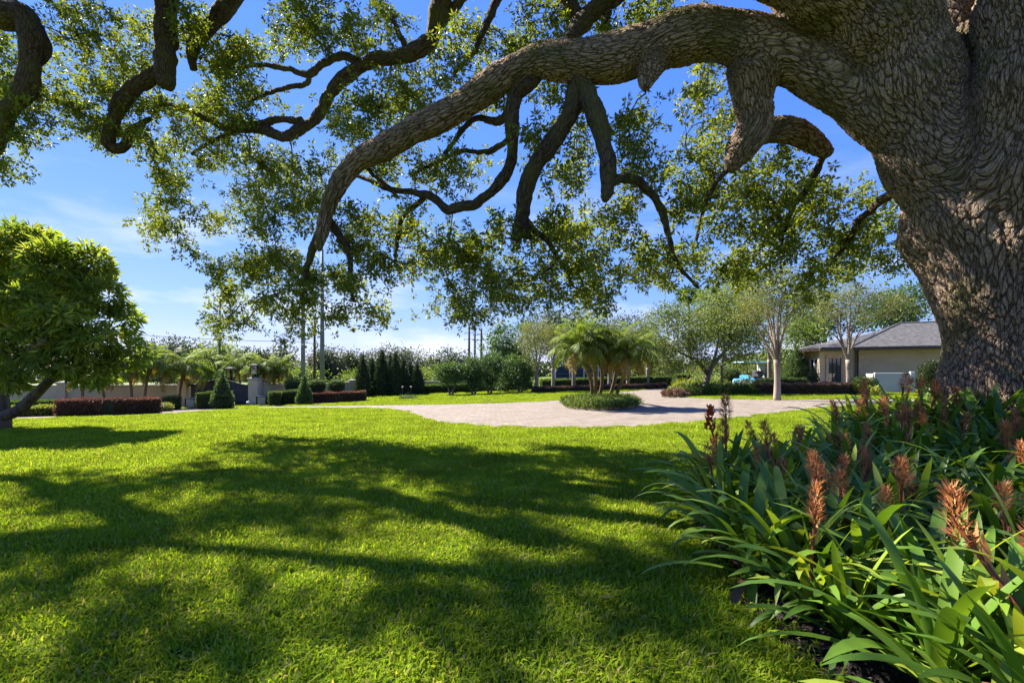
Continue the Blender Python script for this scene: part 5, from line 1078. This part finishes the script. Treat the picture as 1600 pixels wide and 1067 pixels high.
x_, y_ = xy(1464, 24.5); lathe_hedge('shrub', 'bluish dark shrub between the house wall and the oak trunk', x_, y_, [(0, .6), (.6, .75), (1.3, .7), (1.7, .35)], M['dark_leaf'], 800, .09, .05, HG, 'shrub')
def shrub(px, py, Y, w, h, mt, lab, L=.22, Wd=.06):
    x, y = xy(px, Y); z = gzf(x, y); n = int(900*w); an = rng.uniform(0, 2*PI, n); r = w*np.sqrt(rng.random(n)); p = np.stack([x+r*np.cos(an), y+r*np.sin(an)*.8, z+rng.random(n)*h*(1-.55*(r/w)**2)], 1)
    d = np.stack([np.cos(an)*.7, np.sin(an)*.7, np.full(n, .6)], 1)+rng.normal(0, .35, (n, 3)); root = empty('leafy_shrub', (x, y, z)); tag(root, lab, 'shrub', 'leafy shrubs in the drive border')
    fo = rel(link('foliage', leaves('foliage', p, d, rng.uniform(.7, 1.3, n)*L, Wd, rng.random(n)), M[mt]), root); tag(fo, kind='stuff')
    st = MB()
    for k in range(7): a = k*.9; st.tube([(x, y, z-.05), (x+math.cos(a)*w*.5, y+math.sin(a)*w*.4, z+h*.6)], [.02, .008], 5)
    rel(st.build('stems', M['twig_dark']), root)
for q in ((1055, 611, 26.5, .7, .5, 'plum_leaf', 'low reddish shrub at the tip of the drive border'), (1075, 611, 27, .8, .75, 'cover_leaf', 'leafy green shrub next to the reddish tip shrub'), (1070, 600, 30, .9, .95, 'lime_leaf', 'light green arching shrub under the privet edge'), (1100, 611, 27.2, .9, .8, 'citrus_leaf', 'dark glossy shrub below the leaning privet trunk'),
          (1125, 611, 27.4, .9, .75, 'cover_leaf', 'ferny green shrub past the privet trunk'), (1150, 611, 27.4, .85, .65, 'citrus_leaf', 'dark leafy shrub in front of the golf cart'), (1170, 611, 27.2, .8, .6, 'cover_leaf', 'green shrub adjoining the plum hedge'), (1165, 600, 29, .8, .85, 'lime_leaf', 'pale green shrub beside the cart wheel'), (1120, 600, 30, 1.0, .9, 'privet_leaf', 'tall loose shrub behind the border'),
          (1366, 612, 23.6, .3, .55, 'lime_leaf', 'small spiky pale plant at the white wall')): shrub(*q)
pst = MB().tube([(*xy(1128, 28), gzf(*xy(1128, 28))-.1), (*xy(1128, 28), zt(570, 28))], .07, 8).build('post', M['bark_grey']); tag(pst, 'slim grey post standing in the border by the privet', 'post')

# ------------------------------------------------------------------ golf cart
cx_, cy2 = xy(1172, 33); cz = gzf(cx_, cy2); cart = empty('golf_cart', (cx_, cy2, cz), math.radians(12)); tag(cart, 'blue golf cart with pale blue roof parked behind the shrubs', 'golf cart')
def cpart(mb, name, mat, bev=0.0):
    o = mb.build(name, mat, cart); 
    if bev: bevelled(o, bev, 3)
    return o
cpart(MB().box((-.72, 0, .55), (.75, 1.1, .4), taper=.85).box((-.45, 0, .85), (.12, 1.0, .3)), 'front_cowl', M['cart_blue'], .06)
cpart(MB().box((.0, 0, .36), (1.1, 1.15, .12)), 'floor', M['rubber'], .02)
cpart(MB().box((.55, 0, .58), (.95, 1.15, .42)), 'rear_body', M['cart_blue'], .06)
cpart(MB().box((.35, 0, .84), (.5, 1.0, .14)), 'seat', M['seat_vinyl'], .04); cpart(MB().box((.62, 0, 1.1), (.12, 1.0, .42)), 'backrest', M['seat_vinyl'], .04)
cpart(MB().box((.0, 0, 1.92), (2.0, 1.2, .09), taper=.93), 'roof', M['cart_roof'], .04)
cpart(MB().box((1.02, 0, 1.35), (.03, 1.05, 1.0)), 'rear_curtain', M['frosted'])
for i, j in ((-1, -1), (-1, 1), (1, -1), (1, 1)):
    cpart(MB().tube([(i*.45-.15 if i < 0 else .85, j*.5, .8), (i*.75 if i < 0 else .9, j*.52, 1.9)] if i > 0 else [(-.5, j*.5, .9), (-.75, j*.52, 1.9)], .022, 6), 'roof_post', M['black_iron'])
    w_ = cpart(MB().tube([(i*.68, j*.5-.09, .23), (i*.68, j*.5+.09, .23)], .23, 18), 'wheel', M['rubber'], .03)
    hb = MB().tube([(i*.68, j*.5-.1, .23), (i*.68, j*.5+.1, .23)], .12, 12).build('hub', M['white_paint']); hb.parent = w_
cpart(MB().tube([(-.42, .25, .85), (-.2, .25, 1.12)], .02, 6).tube([(-.2+.14*math.sin(a)*.6, .25+.17*math.cos(a), 1.12+.14*math.sin(a)*.8) for a in np.linspace(0, 2*PI, 17)], .014, 6), 'steering_wheel', M['black_iron'])
for j in (-1, 1): cpart(MB().tube([(-1.08, j*.35, .58), (-1.12, j*.35, .58)], .07, 10), 'headlight', M['frosted'])

# ------------------------------------------------------------------ house
A_ = np.array(xy(1342, 29)); B_ = np.array(xy(1480, 27.2)); uh = (B_-A_)/np.linalg.norm(B_-A_); vh = np.array([-uh[1], uh[0]]); hz = gzf(*A_)-.05
house = empty('house', (A_[0], A_[1], hz)); tag(house, 'single-storey beige stucco house with grey hipped roof behind the oak', 'house')
def H(u, v, z=0): q = A_+uh*u+vh*v; return (q[0], q[1], hz+z)
def Hb(name, u0, u1, v0, v1, z0, z1, mat, bev=0, parent=None):
    vs = [H(u0, v0, z0), H(u1, v0, z0), H(u1, v1, z0), H(u0, v1, z0), H(u0, v0, z1), H(u1, v0, z1), H(u1, v1, z1), H(u0, v1, z1)]
    o = rel(MB().add(vs, [(3, 2, 1, 0), (4, 5, 6, 7), (0, 1, 5, 4), (1, 2, 6, 5), (2, 3, 7, 6), (3, 0, 4, 7)]).build(name, mat), house)
    if bev: bevelled(o, bev)
    if parent is not None: o.parent = parent; o.matrix_parent_inverse = Matrix.Identity(4)
    return o
EV = 2.72
Hb('wall', 0, 11, 0, .25, -.3, EV, M['stucco']); Hb('wall', 0, .25, .25, 6.4, -.3, EV, M['stucco']); Hb('wall', .25, 11, 6.15, 6.4, -.3, EV, M['stucco']); Hb('wall', 10.75, 11, .25, 6.15, -.3, EV, M['stucco'])
ov = .55; D_ = 6.4; rs = 1.68; r0, r1 = 2.9, 8.1
def roofslab(name, corners, th=.07):
    n = len(corners); vs = corners+[(c[0], c[1], c[2]-th) for c in corners]
    fs = [tuple(range(n)), tuple(reversed(range(n, 2*n)))]+[(i, i+n, (i+1) % n+n, (i+1) % n) for i in range(n)]
    return rel(MB().add(vs, fs).build(name, M['shingle']), house)
e = EV-.02
rf1 = roofslab('roof_slope', [H(-ov, -ov, e), H(11+ov, -ov, e), H(r1, D_/2, e+rs), H(r0, D_/2, e+rs)]); roofslab('roof_slope', [H(11+ov, D_+ov, e), H(-ov, D_+ov, e), H(r0, D_/2, e+rs), H(r1, D_/2, e+rs)])
roofslab('roof_slope', [H(-ov, D_+ov, e), H(-ov, -ov, e), H(r0, D_/2, e+rs)]); roofslab('roof_slope', [H(11+ov, -ov, e), H(11+ov, D_+ov, e), H(r1, D_/2, e+rs)])
for pa, pb in (((r0, D_/2), (r1, D_/2)),): rel(MB().tube([H(*pa, e+rs+.01), H(*pb, e+rs+.01)], .06, 8).build('ridge_cap', M['shingle']), house)
for ca in (((-ov, -ov), (r0, D_/2)), ((-ov, D_+ov), (r0, D_/2))): rel(MB().tube([H(*ca[0], e+.01), H(*ca[1], e+rs+.01)], .05, 6).build('hip_cap', M['shingle']), house)
Hb('gutter', -ov, 11+ov, -ov-.09, -ov+.03, e-.2, e-.03, M['fascia']); Hb('gutter', -ov-.09, -ov+.03, -ov+.03, D_+ov, e-.2, e-.03, M['fascia'])
Hb('soffit', -ov+.03, 11+ov-.03, -ov+.03, -.0, e-.2, e-.15, M['stucco_trim'])
# entry bay with two faces
q0 = np.array(H(0, .9)); b1 = np.array([*xy(1283, 29.4), hz]); b0 = np.array([*xy(1338, 29.2), hz]); b2 = np.array([*xy(1256, 31.2), hz]); b3 = np.array([*xy(1262, 34), hz])
def face(pa, pb, s0, s1, z0, z1, out_, mat, name, th=.12, parent=house):
    pa, pb = np.array(pa), np.array(pb); t = (pb-pa)/np.linalg.norm(pb-pa); nrm = np.array([t[1], -t[0], 0]); a = pa+t*s0+nrm*out_; b = pa+t*s1+nrm*out_; c = b-nrm*th; d = a-nrm*th
    vs = [(*p[:2], hz+z) for z in (z0, z1) for p in (a, b, c, d)]
    o = MB().add(vs, [(3, 2, 1, 0), (4, 5, 6, 7), (0, 1, 5, 4), (1, 2, 6, 5), (2, 3, 7, 6), (3, 0, 4, 7)]).build(name, mat); rel(o, house)
    if parent is not house: o.parent = parent; o.matrix_parent_inverse = Matrix.Identity(4)
    return o
LD = np.linalg.norm(b0-b1); LW = np.linalg.norm(b1-b2)
# door face b1->b0 (left to right), opening for a glazed door
d0_, d1_, dh = .38, 1.28, 2.1
face(b1, b0, 0, d0_, -.3, EV, 0, M['stucco_trim'], 'wall'); face(b1, b0, d1_, LD, -.3, EV, 0, M['stucco_trim'], 'wall'); face(b1, b0, d0_, d1_, dh, EV, 0, M['stucco_trim'], 'wall')
door = face(b1, b0, d0_+.07, d1_-.07, 0, dh-.07, -.05, M['glass_dark'], 'door', .04)
face(b1, b0, d0_, d0_+.07, 0, dh, .02, M['stone_quoin'], 'frame', .1, door); face(b1, b0, d1_-.07, d1_, 0, dh, .02, M['stone_quoin'], 'frame', .1, door); face(b1, b0, d0_+.07, d1_-.07, dh-.07, dh, .02, M['stone_quoin'], 'frame', .1, door)
for k in (1, 2): sx0 = d0_+.07+(d1_-d0_-.14)*k/3; face(b1, b0, sx0-.02, sx0+.02, .02, dh-.08, -.03, M['black_iron'], 'muntin', .03, door)
for k in range(1, 6): zz = .05+k*.34; face(b1, b0, d0_+.08, d1_-.08, zz-.015, zz+.015, -.026, M['black_iron'], 'muntin', .03, door)
face(b1, b0, d0_-.12, d0_-.002, -.02, dh+.14, .05, M['stone_quoin'], 'door_surround', .1); face(b1, b0, d1_+.002, d1_+.12, -.02, dh+.14, .05, M['stone_quoin'], 'door_surround', .1); face(b1, b0, d0_-.002, d1_+.002, dh+.002, dh+.14, .05, M['stone_quoin'], 'door_surround', .1)
# side face b2->b1 with window
w0, w1 = LW*.35, LW*.35+.8
face(b2, b1, 0, w0, -.3, EV, 0, M['stucco'], 'wall'); face(b2, b1, w1, LW, -.3, EV, 0, M['stucco'], 'wall'); face(b2, b1, w0, w1, 2.05, EV, 0, M['stucco'], 'wall'); face(b2, b1, w0, w1, -.3, .25, 0, M['stucco'], 'wall')
win = face(b2, b1, w0, w1, .25, 2.05, -.06, M['glass_dark'], 'window', .04)
for z_ in (.27, 1.15, 2.0): face(b2, b1, w0, w1, z_-.025, z_+.025, -.03, M['white_paint'], 'glazing_bar', .04, win)
for s_ in (w0+.03, (w0+w1)/2, w1-.03): face(b2, b1, s_-.025, s_+.025, .3, 2.0, -.028, M['white_paint'], 'glazing_bar', .04, win)
face(b3, b2, 0, np.linalg.norm(b2-b3), -.3, EV, 0, M['stucco'], 'wall')
face(b1, b0, -.12, .14, -.05, EV-.25, .06, M['stucco_trim'], 'corner_pilaster', .25)
# quoin stones at the corner of the long wall
for k in range(7):
    s = .55 if k % 2 else .38; Hb('quoin', -.02, s, -.035, -.002, .05+k*.3, .05+k*.3+.285, M['stone_quoin'], .012)

Hb('downpipe', -.2, -.1, -.1, -.02, 0, e-.2, M['fascia'])
# bay roof
oc = (b0+b1+b2+b3)/4; apex = (*(np.array(H(1.6, 3.2))[:2]), hz+e+1.15)
def outp(p, k=1.0):
    d = p-oc; d = d/np.linalg.norm(d); return p+d*.6*k
ring = [np.array([*outp(b0)[:2], hz+e]), np.array([*outp(b1)[:2], hz+e]), np.array([*outp(b2)[:2], hz+e]), np.array([*outp(b3)[:2], hz+e])]
ring[0] = np.array([H(0, -.3)[0], H(0, -.3)[1], hz+e])
for a_, b_ in zip(ring[:-1], ring[1:]):
    roofslab('roof_slope', [tuple(b_), tuple(a_), apex])
    d = b_-a_; l = np.linalg.norm(d); rel(MB().box(((a_[0]+b_[0])/2, (a_[1]+b_[1])/2, hz+e-.14), (l, .1, .17), math.atan2(d[1], d[0])).build('gutter', M['fascia']), house)
sof = [tuple(p+np.array([0, 0, -.2])) for p in ring]+[H(1, 4, e-.2)]
rel(MB().add(sof, [tuple(range(len(sof)))]).build('soffit', M['stucco_trim']), house)
# low white screen wall at the side of the house
sw = empty('screen_wall', (*xy(1400, 25.5), gzf(*xy(1400, 25.5)))); tag(sw, 'low white screen wall with a sloping end beside the house', 'wall')
s0_, s1_ = np.array(xy(1366, 25.8)), np.array(xy(1424, 25.2)); d = s1_-s0_; l = np.linalg.norm(d); rz = math.atan2(d[1], d[0]); m_ = (s0_+s1_)/2; z_ = gzf(*m_); tz = zt(584, 25.5)
rel(MB().box((m_[0], m_[1], (z_-.1+tz)/2), (l, .14, tz-z_+.1), rz).build('panel', M['white_wall']), sw)
rel(bevelled(MB().box((s1_[0], s1_[1]-.05, (z_-.1+tz+.12)/2), (.2, .2, tz-z_+.22), rz).build('post', M['white_paint']), .015), sw)
rel(bevelled(MB().box((m_[0], m_[1], tz+.03), (l, .2, .06), rz).build('coping', M['white_paint']), .01), sw)
s2_ = np.array(xy(1352, 28.3)); d = s2_-s0_; l = np.linalg.norm(d); rz = math.atan2(d[1], d[0]); m_ = (s0_+s2_)/2
rel(MB().box((m_[0], m_[1], (z_-.1+tz)/2), (l, .12, tz-z_+.1), rz).build('panel', M['white_wall']), sw)

# ------------------------------------------------------------------ poles and cable
def pole(name, px, Y, top_py, r0_, r1_, mat, lab, arms=(), group='poles beyond the boundary wall'):
    x, y = xy(px, Y); z = gzf(x, y); t = zt(top_py, Y); root = empty(name, (x, y, z)); tag(root, lab, 'pole', group)
    rel(MB().tube([(x, y, z-.2), (x, y, (z+t)/2), (x, y, t)], [r0_, (r0_+r1_)/2, r1_], 12).build('shaft', mat, smooth=True), root)
    for (py, w, dx) in arms:
        za = zt(py, Y); rel(MB().box((x+dx, y-.12, za), (w, .12, .12)).build('cross_arm', mat), root)
        for i in (-1, 1): rel(MB().tube([(x+dx+i*w*.45, y-.12, za), (x+dx+i*w*.45, y-.12, za-.5)], .07, 6).build('insulator', M['steel_pole']), root)
    return root
pole('utility_pole', 343.5, 45, 470, .14, .11, M['steel_pole'], 'slim grey pole rising just behind the gate')
pole('utility_pole', 473.5, 50, 430, .24, .17, M['steel_pole'], 'weathered grey utility pole beside the brown one')
pole('utility_pole', 491.5, 52, 495, .15, .12, M['wood_pole'], 'shorter brown wooden utility pole between two grey ones')
pole('utility_pole', 503.5, 55, 390, .30, .15, M['steel_pole'], 'tall tapering steel pole next to the brown wooden pole', [(462, 2.2, -.8)])
pole('transmission_pole', 733, 150, 510, .45, .3, M['wood_pole'], 'dark transmission pole with short arms, gate side of three', [(520, 3, 0), (530, 3.5, 0)])
pole('transmission_pole', 742, 155, 498, .45, .3, M['steel_pole'], 'tallest grey transmission pole in the middle of three', [(513, 3.2, 1), (523, 3.2, 1)])
pole('transmission_pole', 752, 150, 514, .45, .3, M['wood_pole'], 'dark transmission pole with arms, house side of three', [(522, 3, 0), (531, 3, 0)])
c0_, c1_, c2_ = P(120, 515, 46), P(473.5, 534, 50), P(620, 560, 62)
def sag(a, b, s): return [a*(1-t)+b*t+Vector((0, 0, -s*4*t*(1-t))) for t in np.linspace(0, 1, 20)]
cab = MB().tube(sag(c0_, c1_, .25), .028, 5).tube(sag(c1_, c2_, .1), .028, 5).build('overhead_cable', M['black_iron']); tag(cab, 'black overhead cable strung past the poles above the gate', 'cable')
# fallen leaf on the lawn
q = G(948, 952); fl = MB().add([(-.05, 0, .0), (0, -.025, .012), (.05, 0, .004), (0, .025, .012), (0, 0, .0)], [(0, 1, 4), (1, 2, 4), (2, 3, 4), (3, 0, 4)]).build('fallen_leaf', M['old_palm_leaf'], loc=(q[0], q[1], gzf(*q)+.075)); tag(fl, 'single pale dry leaf lying on the lawn', 'leaf')
